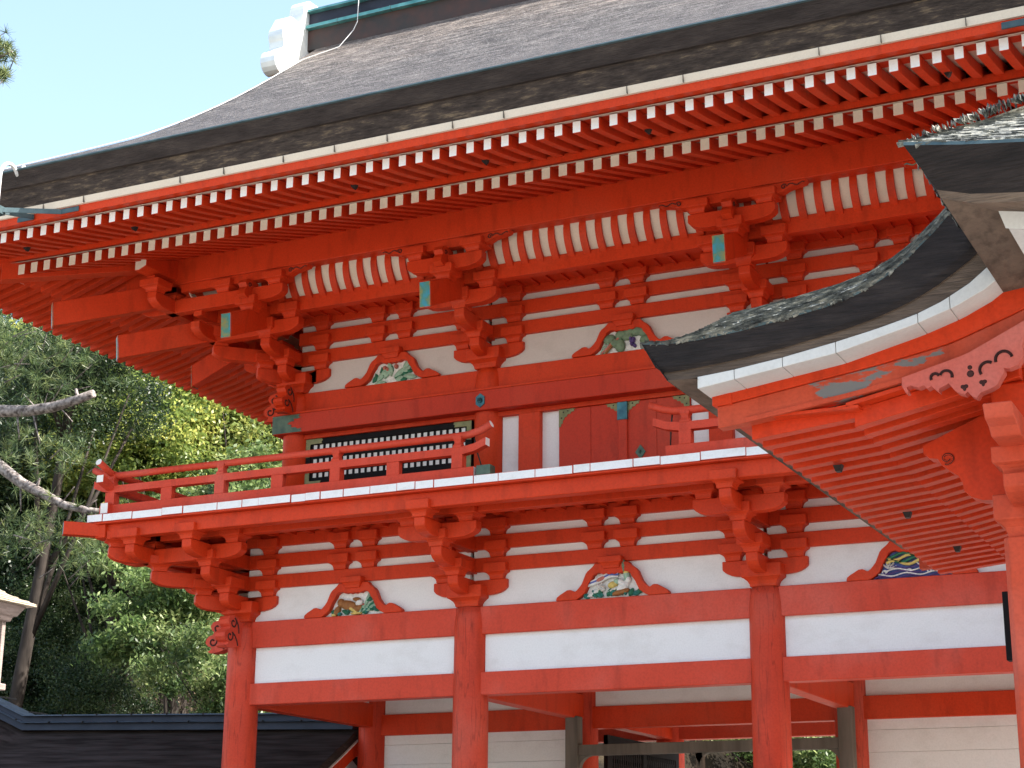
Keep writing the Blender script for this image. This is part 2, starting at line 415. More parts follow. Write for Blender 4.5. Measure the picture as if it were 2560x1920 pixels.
def upper_set(st=1.0, wall=True, ext=0, diag=False):
    if ext == 1: return mirror_items(upper_set(st, wall, -1, diag))
    out = []
    if wall:
        out.append(('bracket_arm', MB().prism(arm_poly(-.41, .41, 6.975, 7.125, True), 'y', -AW, AW)))
        for z in (7.125, 7.35, 7.578):
            for x in (-.30, .30): out.append(('bearing_block', block_mb(z, x)))
    e1, e2 = (.378, .727) if not diag else (.345, .70)
    out.append(('bracket_arm', arm_out(e1*st, 6.975, 7.125))); out.append(('bearing_block', block_mb(7.125, 0, -(e1-.062)*st)))
    out.append(('bracket_arm', arm_out(e2*st, 7.187, 7.335))); out.append(('bearing_block', MB().rings([(a*1.3, b) for a, b in BLK], 0, -(e2-.062)*st, 7.335)))
    # tail rafter
    def tail(e, zb, h, mat_end=1):
        yb = -e*st; sl = .43/st
        y1 = .30
        poly = [(yb, zb), (y1, zb+(y1-yb)*sl), (y1, zb+h+(y1-yb)*sl), (yb-.02, zb+h)]
        m = MB().prism(poly, 'x', -.0575, .0575)
        m.prism([(yb-.004, zb-.005), (yb-.024, zb+h+.004), (yb-.012, zb+h+.008), (yb+.012, zb-.008)], 'x', -.0625, .0625, 1)
        return m
    out.append(('tail_rafter', tail(1.44 if not diag else 1.42, 7.13 if not diag else 7.07, .255)))
    if diag: out.append(('tail_rafter', tail(1.92, 7.355, .26)))
    if not diag:
        y2 = -.685
        x0, x1 = -.43, .43
        if ext == -1: x0 = -1.07
        out.append(('bracket_arm', MB().prism(arm_poly(x0, x1, 7.365, 7.515, True), 'y', y2-AW, y2+AW)))
        for x in (-.32, .32): out.append(('bearing_block', block_mb(7.515, x, y2)))
        y3 = -1.02
        x0 = -1.42 if ext == -1 else -.43
        out.append(('bearing_block', block_mb(7.53, 0, y3)))
        out.append(('bracket_arm', MB().prism(arm_poly(x0, x1, 7.64, 7.79, True), 'y', y3-AW, y3+AW)))
        xs = (-.33, .33) if ext != -1 else (-1.36, -1.02, -.33, .33)
        for x in xs: out.append(('bearing_block', MB().rings([(a*.82, b) for a, b in BLK], x, y3, 7.79)))
        # little carved nosing between the blocks
        poly = [(y3+.05, 7.68), (y3+.05, 7.86), (y3-.10, 7.87), (y3-.165, 7.85), (y3-.19, 7.81), (y3-.16, 7.77), (y3-.19, 7.73), (y3-.205, 7.68), (y3-.15, 7.65)]
        nm = MB().prism(poly, 'x', -.05, .05)
        nm.tube([(.051, y3-.11+.030*math.cos(a)*(1-a/9), 7.80+.030*math.sin(a)*(1-a/9)) for a in np.linspace(0, 7, 16)], .007, 5, 1)
        out.append(('carved_nosing', nm))
        # carved support under the purlin
        zt = 7.962; zb = 7.872
        poly = [(-.74, zt), (.74, zt), (.72, zt-.03), (.64, zt-.045), (.56, zt-.06), (.50, zb), (-.50, zb), (-.56, zt-.06), (-.64, zt-.045), (-.72, zt-.03)]
        if ext == -1: poly = [(-1.45, zt)] + poly[1:6] + [(-1.45, zb)]
        sm = MB().prism(poly, 'y', y3-.05, y3+.05)
        for s_ in (1, -1):
            if ext == -1 and s_ == -1: continue
            pts = [(s_*(.52+.028*math.cos(a)*(1-a/10)), y3-.052, zb+.048+.028*math.sin(a)*(1-a/10)) for a in np.linspace(7.5, 0, 18)]
            pts += [(s_*(.56+t*.16), y3-.052, zt-.032+.012*math.sin(t*9)) for t in np.linspace(0, 1, 8)]
            sm.tube(pts, .0075, 5, 1)
        out.append(('purlin_support', sm))
    return out

def place_set(kind, items, x, y, rz, merged=False, cap=True):
    zc = 4.305 if kind == 'l' else 6.864
    capm = MB().rings(CAP, 0, 0, zc) if cap else MB().rings([(0, .05), (.10, .05)], 0, .02, zc+.09)
    if merged:
        for n, mb in items: capm.join(mb)
    root = part('bracket_set', capm, [RED, PLATE if kind == 'u' else GROOVE], GATE, .0045, (x, y, 0), rz)
    if not merged:
        for n, mb in items:
            mats = [RED, PLATE] if n == 'tail_rafter' else [RED, GROOVE]
            part(n, mb, mats, root, .0045)
    return root

for i, x in enumerate(CX):
    for y, rz in ((0, 0), (DEP, math.pi)):
        corner = i in (0, 3)
        hid = y > 0 or i == 3
        e = 0
        if corner: e = -1 if (i == 0) == (y == 0) else 1
        place_set('l', lower_set(ext=e), x, y, rz, hid)
        place_set('u', upper_set(ext=e), UX[i], INS if y == 0 else DEP-INS, rz, hid)
for i, x in ((0, 0), (3, W)):
    ux = INS if i == 0 else W-INS
    s = -1 if i == 0 else 1
    for y, uy, dg in ((0, INS, 1), (DEP, DEP-INS, -1), (DY, DY, 0)):
        hid = not (i == 0 and y == 0)
        e = 0
        if dg: e = 1 if (s*dg == -1) else -1
        lo, u_ = lower_set(ext=e, wall=dg == 0), upper_set(ext=e, wall=dg == 0)
        # side faces of the corner sets are one piece with their capital; the diagonal arms stand apart
        place_set('l', lo, x, y, s*math.pi/2, True, dg == 0); place_set('u', u_, ux, uy, s*math.pi/2, hid, dg == 0)
        if dg:
            rz = s*(math.pi/4 if dg == 1 else 3*math.pi/4)
            r1 = place_set('l', lower_set(math.sqrt(2), False, 0, True), x, y, rz, hid, False)
            place_set('u', upper_set(math.sqrt(2), False, 0, True), ux, uy, rz, hid, False)
            if dg == 1 and i == 0:
                part('corner_nosing', MB().box(-.06, .06, -1.387*math.sqrt(2), -.9, 5.118, 5.255, 0, my=1), [RED, STEEL], r1, .004)

# --- through beams of the bracket zones, plaster behind, strut blocks
def hbeam(name, y0, y1, z0, z1, mats=RED, ex=0): return part(name, MB().box(-ex, W+ex, y0, y1, z0, z1), mats, GATE, .005)
for z0, z1 in ((4.655, 4.794), (4.879, 5.017), (5.102, 5.235)):
    hbeam('through_beam', -.06, .06, z0, z1, RED, .0)
    part('through_beam', MB().box(-.06, .06, .07, DEP-.07, z0, z1), RED, GATE, .005)
    part('through_beam', MB().box(W-.06, W+.06, .07, DEP-.07, z0, z1), RED, GATE, .005)
    part('through_beam', MB().box(0, W, DEP-.06, DEP+.06, z0, z1), RED, GATE, .005)
for z0, z1 in ((7.204, 7.348), (7.428, 7.576), (7.656, 7.79)):
    part('through_beam', MB().box(INS, W-INS, INS-.06, INS+.06, z0, z1), RED, GATE, .005)
    part('through_beam', MB().box(INS-.06, INS+.06, INS+.07, DEP-INS-.07, z0, z1), RED, GATE, .005)
    part('through_beam', MB().box(W-INS-.06, W-INS+.06, INS+.07, DEP-INS-.07, z0, z1), RED, GATE, .005)
    part('through_beam', MB().box(INS, W-INS, DEP-INS-.06, DEP-INS+.06, z0, z1), RED, GATE, .005)
for i in range(3):
    part('plaster_panel', MB().box(CX[i]+.02, CX[i+1]-.02, -.012, .03, ZK1-.01, 5.25), PLASTER, GATE)
    part('plaster_panel', MB().box(UX[i]+.02, UX[i+1]-.02, INS-.012, INS+.03, 6.855, 7.80), PLASTER_SHADED, GATE)
    part('plaster_panel', MB().box(CX[i]+.02, CX[i+1]-.02, DEP-.03, DEP+.012, ZK1-.01, 5.25), PLASTER, GATE)
    part('plaster_panel', MB().box(UX[i]+.02, UX[i+1]-.02, DEP-INS-.03, DEP-INS+.012, 5.3, 7.80), PLASTER, GATE)
for x, y0, y1, z0, z1 in ((0, 0, DEP, ZK1-.01, 5.25), (W, 0, DEP, ZK1-.01, 5.25), (INS, INS, DEP-INS, 5.3, 7.8), (W-INS, INS, DEP-INS, 5.3, 7.8)):
    part('plaster_panel', MB().box(x-.012, x+.012, y0+.04, y1-.04, z0, z1), PLASTER, GATE)
def centre_blocks(x, y, zs):
    for z in zs:
        for dx in (-.17, .17): part('strut_block', block_mb(z, 0, 0), RED, GATE, .0045, (x+dx, y, 0))
for i in range(3):
    centre_blocks((CX[i]+CX[i+1])/2, 0, (4.794, 5.017))
    centre_blocks((UX[i]+UX[i+1])/2, INS, (7.35, 7.578))

# --- frog-leg struts with painted carvings
HALF = [(-1, 0), (-.985, .09), (-.93, .16), (-.87, .215), (-.80, .285), (-.745, .295), (-.71, .275), (-.68, .235), (-.655, .228), (-.62, .27), (-.575, .35), (-.53, .45), (-.495, .59), (-.463, .72), (-.425, .80),
        (-.375, .86), (-.33, .93), (-.30, 1.0)]
INN = [(-.64, -.006), (-.56, .07), (-.485, .17), (-.45, .29), (-.42, .41), (-.385, .50), (-.353, .57), (-.33, .66), (-.29, .71), (-.22, .735), (-.16, .68), (-.10, .70), (-.05, .665), (0, .69)]
def frog_strut(xc, y, z, hw, hh, carve):
    sc = hh
    o = [(u*hw, v*sc) for u, v in HALF]; o += [(-u, v) for u, v in o[::-1]]
    n_ = [(u*hw, v*sc) for u, v in INN]; n_ += [(-u, v) for u, v in n_[-2::-1]]
    poly = [(x, zz) for x, zz in o] + [(x, zz) for x, zz in n_[::-1]]
    mb = MB().prism(poly, 'y', -.085, -.014)
    mb.rings([(0, .085), (.02, .088), (.045, .105), (.055, .122), (.11, .122)], 0, -.02, hh-.055)
    r = part('frog_leg_strut', mb, RED, GATE, .004, (xc, y, z))
    inner = [(x*.985, zz-.001) for x, zz in n_]
    part('carving_panel', MB().prism(inner, 'y', -.028, -.013), P['white'] if carve != 'sea' else P['blue'], r)
    items = {}
    def leafp(k, x, zz, a, l, wd, yy=-.045):
        mb = items.setdefault(k, MB()); ca, sa = math.cos(a), math.sin(a)
        base = [(0, 0), (.25, .42), (.5, .5), (.8, .32), (1, 0), (.8, -.32), (.5, -.5), (.25, -.42)]
        vs = [(x+(p*l)*ca-(q*wd)*sa, yy-(.018 if abs(q) < .1 else .006), zz+(p*l)*sa+(q*wd)*ca) for p, q in base] + [(x+.5*l*ca, yy-.024, zz+.5*l*sa)]
        mb.add(vs, [(i, (i+1) % 8, 8) for i in range(8)])
        mb.add([(v[0], yy+.02, v[2]) for v in vs[:8]] + vs[:8], [(i, (i+1) % 8, 8+(i+1) % 8, 8+i) for i in range(8)])
    def bl(k, x, zz, rx, rz_, rot=0, ry=.035): items.setdefault(k, MB()).blob((x, -.045, zz), (rx, ry, rz_), 0, 10, 6, rot)
    def wave(k, pts, rr): items.setdefault(k, MB()).tube([(x, -.055, zz) for x, zz in pts], rr, 6)
    rnd = random.Random(int(xc*100)+int(z))
    if carve == 'beast':
        for q in range(16): leafp('green' if q % 3 else 'teal', -.26+.034*q+rnd.uniform(-.02, .02), rnd.uniform(.005, .05), rnd.uniform(0, 3.1), .07, .04)
        bl('brown', -.06, .105, .12, .052, -.25); bl('brown', -.155, .135, .045, .05, .5); bl('brown', .045, .07, .07, .04, .2)
        bl('brown', -.20, .055, .035, .06, -.5); bl('yellow', -.01, .06, .08, .022, -.5); bl('yellow', -.235, .015, .035, .018, .1); bl('yellow', .03, .02, .07, .016)
        bl('white', .06, .125, .045, .035, .3); bl('brown', .03, .165, .05, .022, -.1); bl('rose', .115, .105, .02, .014)
        for a, x, zz in ((.7, .10, .03), (.9, .06, .02), (.55, .14, .03), (.4, .16, .06), (1.2, .13, .09)): leafp('mint', x, zz, a, .17, .035)
        for a, x, zz in ((.5, .15, .14), (.3, .18, .10), (-.4, .22, .07)): leafp('green', x, zz, a, .09, .04)
    elif carve == 'bird':
        for q in range(14): leafp('green' if q % 2 else 'teal', -.25+.038*q, rnd.uniform(0, .035), rnd.uniform(.2, 2.9), .085, .05)
        bl('rose', -.12, .185, .07, .03, .4); bl('brown', .08, .05, .10, .03, .2); bl('white', .10, .10, .085, .045, .7)
        for dz, k in ((0, 'white'), (.022, 'blue'), (.035, 'white')): wave(k, [(-.36, .075+dz*.3), (-.26, .13+dz*.5), (-.15, .155+dz), (-.03, .205+dz), (.06, .20+dz)], [.010, .014, .016, .016, .010])
        bl('yellow', .0, .125, .055, .035, .2); bl('mint', .045, .155, .04, .03); bl('white', .08, .15, .035, .03); bl('mint', .145, .20, .035, .06, .15)
        leafp('sage', .125, .24, 1.65, .125, .06, -.07); bl('yellow', .14, .235, .035, .022); bl('white', .16, .165, .03, .035)
        for x, zz in ((-.13, .105), (-.10, .085), (-.115, .12)): bl('white', x, zz, .022, .018)
        for a in (0, 1.25, 2.5, 3.77, 5.0): leafp('white', -.115+.01*math.cos(a), .105+.01*math.sin(a), a, .035, .022, -.075)
        leafp('white', -.27, .02, .45, .20, .05); leafp('white', -.06, .055, .35, .16, .035)
    elif carve == 'sea':
        for q in range(5): wave('white' if q % 2 else 'purple', [(-.33+t*.66, .012+.021*q+.012*math.sin(t*16+q)) for t in np.linspace(.05*q, 1-.05*q, 22)], .007)
        for q in range(4): wave('green' if q % 2 else 'yellow', [(-.22+t*.46, .14+.022*q+.020*math.sin(t*11+q*1.4)) for t in np.linspace(0, .95, 18)], .014)
        for x in (-.20, .10, .22):
            for a in (.4, .9, 1.4, 1.9, 2.4): leafp('white', x, .085, a, .075, .018)
        for x in (-.24, -.02, .16): wave('white', [(x+.024*math.cos(a)*(1-a/14), .055+.024*math.sin(a)*(1-a/14)) for a in np.linspace(0, 8, 18)], .006)
    elif carve == 'leaves':
        for q in range(10): leafp('green', -.25+.055*q, rnd.uniform(.01, .12), rnd.uniform(0, 3), .10, .05, -.036)
        for x, zz, a, l in ((-.19, .03, .9, .17), (-.16, .10, .25, .12), (-.10, .05, 1.2, .16), (-.02, .07, 1.75, .17), (.02, .05, .65, .17), (.10, .10, .4, .14), (.13, .14, .85, .14), (.14, .06, -.2, .16), (-.22, .0, .1, .14), (.04, .02, .3, .10)):
            leafp('mint', x, zz, a, l, .062)
        for x, zz in ((-.10, .17), (.04, .175), (-.06, .15)): bl('rose', x, zz, .022, .028)
    else:
        for x, zz in ((-.18, .15), (-.05, .185), (.04, .20), (.13, .20), (-.11, .10), (.02, .16), (.19, .18), (.22, .10)): bl('sage', x, zz, .068, .048, rnd.uniform(-.5, .5))
        bl('sage', -.06, .07, .06, .075, .2)
        for x, zz in ((.06, .13), (.085, .10), (.07, .07), (.10, .05), (.09, .12), (.065, .10)): bl('purple', x, zz, .020, .022)
        wave('rose', [(-.26, .005), (-.20, .05), (-.15, .105), (-.08, .14), (-.05, .19)], .013)
        wave('brown', [(-.22, .0), (-.16, .06), (-.12, .10)], .014)
        for x, zz in ((-.235, .03), (-.225, .06), (-.21, .09), (-.245, .008)): wave('mint', [(x+.026*math.cos(a), zz+.02*math.sin(a)) for a in np.linspace(0, 6.28, 12)], .006)
    for k, m in items.items(): part('carved_relief', m, P[k], r)
for i, c in enumerate(('beast', 'bird', 'sea')): frog_strut((CX[i]+CX[i+1])/2+(.01, .01, 0)[i], 0, ZK1+.002, .585, .335, c)
for i, c in enumerate(('leaves', 'grapes', 'leaves')): frog_strut((UX[i]+UX[i+1])/2+(.03, .03, 0)[i], INS, 6.866, .585, .318, c)

# --- carved corner nosings of the head ties
def nosing(x, y, z, rz, sc=1.0, over=False):
    prof = [(.10, 0), (.10, .28), (.20, .285), (.24, .335), (.31, .355), (.375, .335), (.405, .285), (.39, .235), (.355, .20), (.375, .165), (.42, .15), (.455, .11), (.46, .06),
            (.43, .02), (.385, .0), (.395, -.035), (.43, -.055), (.40, -.075), (.30, -.07)]
    prof = [(u, v*.80) for u, v in prof]
    mb = MB().prism([(-u*sc, z+v*sc) for u, v in prof], 'x', -.062*sc, .062*sc)
    for s_ in (-1, 1):
        def spir(cu, cv, r, a0, a1, tail):
            pts = [(s_*.063*sc, -(cu+r*(1-i/26)*math.cos(a))*sc, z+(cv*.80+r*(1-i/26)*math.sin(a))*sc) for i, a in enumerate(np.linspace(a0, a1, 20))]
            pts = [(s_*.063*sc, -u*sc, z+v*.80*sc) for u, v in tail] + pts
            mb.tube(pts, .0095*sc, 5, 1)
        spir(.315, .255, .058, 1.9, 8.6, [(.21, .13), (.215, .19), (.235, .25), (.27, .30)])
        spir(.365, .075, .056, 2.2, 8.8, [(.22, -.03), (.24, .03), (.275, .09), (.32, .125)])
    return part('carved_nosing', mb, [RED_FRONT if z < 5 else RED, GROOVE], GATE, .006, (x, y, 0), rz)
for x, s in ((0, -1), (W, 1)):
    nosing(x, 0, 4.065, 0); nosing(x, 0, 4.065, s*math.pi/2)
for x, s in ((INS, -1), (W-INS, 1)):
    nosing(x, INS, 6.645, 0, .93); nosing(x, INS, 6.645, s*math.pi/2, .93)

# --- upper storey wall
for y, f in ((INS, -1), (DEP-INS, 1)):
    part('head_tie', MB().box(INS+.1, W-INS-.1, y-.07, y+.07, 6.61, 6.862), RED, GATE, .005)
    part('rail_moulding', MB().box(INS-.17, W-INS+.17, y-.19 if f < 0 else y+.05, y-.05 if f < 0 else y+.19, 6.603, 6.628), RED, GATE, .003)
    part('nageshi_beam', MB().box(INS-.20, W-INS+.20, y-.205 if f < 0 else y+.04, y-.04 if f < 0 else y+.205, 6.385, 6.598), RED_MID, GATE, .006)
for x, s in ((INS, -1), (W-INS, 1)):
    part('head_tie', MB().box(x-.07, x+.07, INS+.1, DEP-INS-.1, 6.61, 6.862), RED, GATE, .005)
    part('nageshi_beam', MB().box(x-.203 if s < 0 else x+.04, x-.04 if s < 0 else x+.203, INS-.035, DEP-INS+.035, 6.386, 6.597), RED_MID, GATE, .006)
# green bronze end caps and hexagon nail covers on the nageshi
def endcap(x, s):
    pts = [(0, 0), (0, .20), (.36, .20), (.33, .175), (.37, .165), (.32, .15), (.27, .155), (.28, .13), (.22, .12), (.19, .10), (.25, .085), (.24, .06), (.30, .055), (.33, .035), (.38, .04), (.36, .018), (.39, 0)]
    part('bronze_end_cap', MB().prism([(s*u, v) for u, v in pts], 'y', -.004, .002), GREENM, GATE, 0, (x, INS-.205, 6.3915))
endcap(INS-.199, 1); endcap(W-INS+.199, -1)
for x in (A, A+B):
    mb = MB().prism([(.058*math.cos(a), .085*math.sin(a)*.9) for a in np.arange(6)*math.pi/3+math.pi/6], 'y', -.012, .002)
    mb.blob((0, -.014, 0), (.032, .016, .032)); mb.blob((0, -.026, 0), (.012, .012, .012))
    part('hexagon_nail_cover', mb, BLUEM, GATE, .002, (x-.005, INS-.205, 6.487))
part('lintel', MB().box(INS+.12, W-INS-.12, INS-.075, INS+.05, 6.335, 6.384), RED, GATE, .003)
part('sill_beam', MB().box(INS+.12, W-INS-.12, INS-.08, INS+.05, 5.345, 5.52), RED, GATE, .003)

def lattice_window(x0, x1, z0, z1, mirror=False):
    xm = (x0+x1)/2; wd = x1-x0
    mb = MB(); L = (lambda x: x)
    mb.box(-wd/2, wd/2, -.03, .01, z1-.062, z1); mb.box(-wd/2, wd/2, -.03, .01, z0, z0+.062)
    mb.box(-wd/2, -wd/2+.06, -.03, .01, z0+.06, z1-.06); mb.box(wd/2-.06, wd/2, -.03, .01, z0+.06, z1-.06)
    r = part('lattice_window', mb, BLACK, GATE, .003, (xm, INS-.02, 0))
    part('window_backing', MB().box(-wd/2+.05, wd/2-.05, -.004, .006, z0+.05, z1-.05), WHITE, r)
    g = MB(); px = .0759; pz = .079; cxs = [(k-12)*px for k in range(25)]; czs = [6.245-pz*k for k in range(5)]
    for k in range(26): xx = (k-12.5)*px; g.box(xx-.0135, xx+.0135, -.012, -.001, z0+.06, z1-.06)
    edges = [z1-.061] + [czs[0]+pz*.5-pz*k for k in range(0, 6)]
    g.box(-wd/2+.06, wd/2-.06, -.010, -.0012, czs[0]+.025, z1-.061)
    for k in range(4): zz = czs[0]-pz*(k+.5); g.box(-wd/2+.06, wd/2-.06, -.010, -.0012, zz-.0145, zz+.0145)
    g.box(-wd/2+.06, wd/2-.06, -.010, -.0012, z0+.061, czs[4]-.025)
    for s in (-1, 1): g.box(s*(wd/2-.06), s*(12.5*px), -.011, -.0011, z0+.061, z1-.061) if s > 0 else g.box(-wd/2+.06, -12.5*px, -.011, -.0011, z0+.061, z1-.061)
    part('lattice', g, BLACK, r)
    for sx in (-1, 1):
        for sz, zc in ((1, z1), (-1, z0)):
            poly = [(0, 0), (.20, 0), (.215, .02), (.195, .035), (.205, .055), (.055, .058), (.055, .20), (0, .205)]
            part('corner_fitting', MB().prism([(sx*(-wd/2+.004+u), zc-sz*(v+.003)) for u, v in poly], 'y', -.036, -.028), GOLD, r)
lattice_window(.476, 2.52, 5.80, 6.335); lattice_window(W-2.52, W-.476, 5.80, 6.335)
for x0, x1 in ((.48, 2.52), (W-2.52, W-.48)):
    part('wainscot', MB().box(x0, x1, INS-.02, INS+.02, 5.5, 5.80), RED, GATE)
# centre bay: white strips, posts, door
def cb(name, x0, x1, y0, y1, z0, z1, m, bv=.004):
    part(name, MB().box(x0, x1, y0, y1, z0, z1), m, GATE, bv)
    part(name, MB().box(W-x1, W-x0, y0, y1, z0, z1), m, GATE, bv)
cb('plaster_strip', 2.86, 3.075, INS-.01, INS+.02, 5.345, 6.336, PLASTER, 0)
cb('door_post', 3.075, 3.318, INS-.085, INS+.05, 5.345, 6.3345, RED, .006)
cb('plaster_strip', 3.318, 3.515, INS-.012, INS+.02, 5.345, 6.336, PLASTER, 0)
DX0, DX1 = 3.519, W-3.519
for x0, x1, inner in ((DX0, XC-.002, 1), (XC+.002, DX1, -1)):
    mb = MB(); n = 2; wd = (x1-x0)/n
    for k in range(n): mb.box(x0+k*wd+.001, x0+(k+1)*wd-.001, INS-.05, INS-.01, 5.43, 6.332)
    d = part('door', mb, RED_MID, GATE, .003)
    def tri(cx, cz, sx, sz, s=1.0):
        poly = [(0, 0), (.185, 0), (.165, .012), (.170, .028), (.135, .034), (.128, .052), (.095, .056), (.088, .078), (.062, .084), (.058, .108), (.042, .116), (.044, .145), (.026, .152), (.022, .178), (0, .185)]
        m = MB().prism([(cx+sx*u*s, cz-sz*v*s) for u, v in poly], 'y', INS-.056, INS-.048)
        for u, v in ((.05, .03), (.10, .02), (.03, .09)): m.blob((cx+sx*u*s, INS-.057, cz-sz*v*s), (.008, .005, .008), 1, 6, 4)
        part('corner_fitting', m, [GOLD, IRON], d)
    for cx, sx in ((x0+.002, 1), (x1-.002, -1)):
        tri(cx, 6.331, sx, 1); tri(cx, 5.433, sx, -1, .55)
    cxm = (x0+x1)/2 + (.0 if inner > 0 else .0)
dm = part('door_stile', MB().box(XC-.048, XC+.048, INS-.082, INS-.051, 5.43, 6.325), RED_MID, GATE, .006)
part('stile_fitting', MB().box(XC-.054, XC+.054, INS-.089, INS-.05, 6.145, 6.329), BLUEM, dm, .004)
part('stile_fitting', MB().box(XC-.054, XC+.054, INS-.088, INS-.05, 5.43, 5.58), BLUEM, dm, .004)
mb = MB().prism([(-.055, 0), (0, .075), (.055, 0), (0, -.075)], 'y', -.01, 0); mb.blob((0, -.012, 0), (.012, .01, .022))
part('door_plate', mb, GREENM, GATE, .002, (4.41, INS-.05, 5.80))

# --- balcony
FZ0, FZ1 = 5.262, 5.342; FO = 1.22
rb = random.Random(3)
def planks(name, a0, a1, along):
    """floor boards across the balcony, their outer ends painted white"""
    mb = MB(); t = a0
    while t < a1-.02:
        wd = min(rb.choice((.17, .2, .26, .30, .38, .42)), a1-t); j = rb.uniform(-.004, .004); e = rb.uniform(-.006, .006)
        if along == 'x0': mb.box(t+.0015, t+wd-.0015, -FO+e, INS-.05, FZ0+j, FZ1+j, 0, my=1)
        if along == 'x1': mb.box(t+.0015, t+wd-.0015, DEP-INS+.05, DEP+FO+e, FZ0+j, FZ1+j, 0, py=1)
        if along == 'y0': mb.box(-FO+e, INS-.05, t+.0015, t+wd-.0015, FZ0+j, FZ1+j, 0, mx=1)
        if along == 'y1': mb.box(W-INS+.05, W+FO+e, t+.0015, t+wd-.0015, FZ0+j, FZ1+j, 0, px=1)
        t += wd
    part(name, mb, [RED, PLANKW], GATE, .003)
planks('balcony_floor', -FO, W+FO, 'x0'); planks('balcony_floor', -FO, W+FO, 'x1')
planks('balcony_floor', INS-.04, DEP-INS+.04, 'y0'); planks('balcony_floor', INS-.04, DEP-INS+.04, 'y1')
part('balcony_soffit', MB().box(-FO+.01, W+FO-.01, -FO+.012, .0, 5.2445, 5.2605), RED, GATE)
for yb, nm in ((-1.075, 'outer_balcony_beam'), (-.718, 'inner_balcony_beam')):
    for y in (yb, DEP-yb): part(nm, MB().box(yb-.08, W-yb+.08, y-.062, y+.062, 5.098, 5.244), RED, GATE, .005)
    for x in (yb, W-yb): part(nm, MB().box(x-.062, x+.062, yb-.10, DEP-yb+.10, 5.1005, 5.2425), RED, GATE, .005)
mb = MB()
for k in range(48): mb.box(-1.0+k*.223, -1.0+k*.223+.07, -1.01, -.06, 5.200, 5.2435)
part('balcony_joist', mb, RED, GATE, 0, kind='stuff')

# railing
RY = -1.05
def railing(xa, xb, open_a, open_b, rot=0, loc=(0, 0, 0), posts=(), shorts=()):
    """railing along x at local y = 0; open ends curl up"""
    root = part('railing', MB().box(xa-(.12 if not open_a else .10), xb+(.10 if open_b else .12), -.05, .05, 5.345, 5.462, 0, px=1 if open_b else 0, mx=1), [RED_FRONT, WHITE], GATE, .004, loc, rot)
    def curve(ext, z, sag, r):
        a = xa-ext; b = xb+ext; pts = []
        for x in np.linspace(a, b, 40):
            d = max(0, (xa+.05)-x, x-(xb-.05)); pts.append((x, 0, z+sag*(d/ext)**2))
        return pts
    tp = curve(.26, 5.785, .06, .036)
    part('top_rail', MB().tube(tp, .037, 12, 0, 1), [RED_FRONT, WHITE], root)
    mp = curve(.22, 5.632, .045, 0); vs = []; fs = []
    for x, y, z in mp: vs += [(x, -.042, z-.037), (x, .042, z-.037), (x, .042, z+.037), (x, -.042, z+.037)]
    for i in range(len(mp)-1):
        for j in range(4): fs.append((4*i+j, 4*i+(j+1) % 4, 4*i+4+(j+1) % 4, 4*i+4+j))
    m = MB().add(vs, fs, 0); L = 4*(len(mp)-1); m.add(vs[:4], [(0, 1, 2, 3)], 1); m.add(vs[L:], [(0, 1, 2, 3)], 1)
    bm_ = m
    part('middle_rail', bm_, [RED_FRONT, WHITE], root)
    for x in posts:
        m = MB().box(x-.058, x+.058, -.046, .046, 5.4625, 5.60)
        m.rings([(0, .045), (.02, .047), (.045, .034), (.06, .033), (.085, .045), (.115, .045)], x, 0, 5.664)
        part('rail_post', m, RED_FRONT, root, .003)
    for x in shorts: part('rail_strut', MB().box(x-.07, x+.07, -.035, .035, 5.4625, 5.597), RED_FRONT, root, .003)
    return root
ra = railing(RY, 3.16, False, True, 0, (0, RY, 0), (-1.05, .341, 1.716, 3.075), (-.327, 1.033, 2.368))
railing(W-3.16, W-RY, True, False, 0, (0, RY, 0), (W-3.075, W-1.716, W-.341, W+1.05), (W-2.368, W-1.033, W+.327))
railing(RY, DEP-RY, False, False, math.pi/2, (RY, 0, .012), (.33, 1.72, 3.11, 4.5, DEP+1.05), (-.36, 1.02, 2.4, 3.8, 5.2))
railing(RY, DEP-RY, False, False, math.pi/2, (W-RY, 0, .012), (.33, 1.72, 3.11, 4.5, DEP+1.05), (-.36, 1.02, 2.4, 3.8, 5.2))
railing(RY, W-RY, False, False, 0, (0, DEP-RY, 0), tuple(np.linspace(0, W, 7)), ())
for x, s in ((3.235, 1), (W-3.235, -1)):
    part('tie_rod', MB().tube([(x-s*.02, RY+.03, 5.79), (x+s*.005, RY+.05, 5.64), (x+s*.06, RY+.16, 5.34)], .008, 6), IRON, GATE)
b_ = part('metal_box', MB().box(-.075, .075, -.055, .055, 0, .125), GREENM, None, .004, (3.36, -1.045, 5.343))
b_['label'] = 'small green metal box on the white balcony edge beside the railing end'; b_['category'] = 'box'

# --- eaves: purlins, curved ribs, little ceiling
E1 = INS-1.02                        # y of the eave purlin (-.69)
def ring_beams(name, off, hw, z0, z1, ex, mats, bev=.005, endmat=None):
    for y in (off, DEP-off):
        part(name, MB().box(off-ex, W-off+ex, y-hw, y+hw, z0, z1, 0, mx=1 if endmat else 0, px=1 if endmat else 0), mats, GATE, bev)
    for x in (off, W-off):
        part(name, MB().box(x-hw+.002, x+hw-.002, off-ex, DEP-off+ex, z0+.002, z1+.002, 0, my=1 if endmat else 0, py=1 if endmat else 0), mats, GATE, bev)
def purlin(rz, loc, half, ex):
    o = .076
    m = MB().prism([(-o, 7.964), (-.02, 7.964), (o, 8.005), (o, 8.265), (-o, 8.265)], 'x', -half-ex, half+ex, 0, 1, 1)
    part('eave_purlin', m, [RED, CREAM], GATE, .006, loc, rz)
purlin(0, (XC, E1, 0), XC-E1, .62); purlin(math.pi, (XC, DEP-E1, 0), XC-E1, .62)
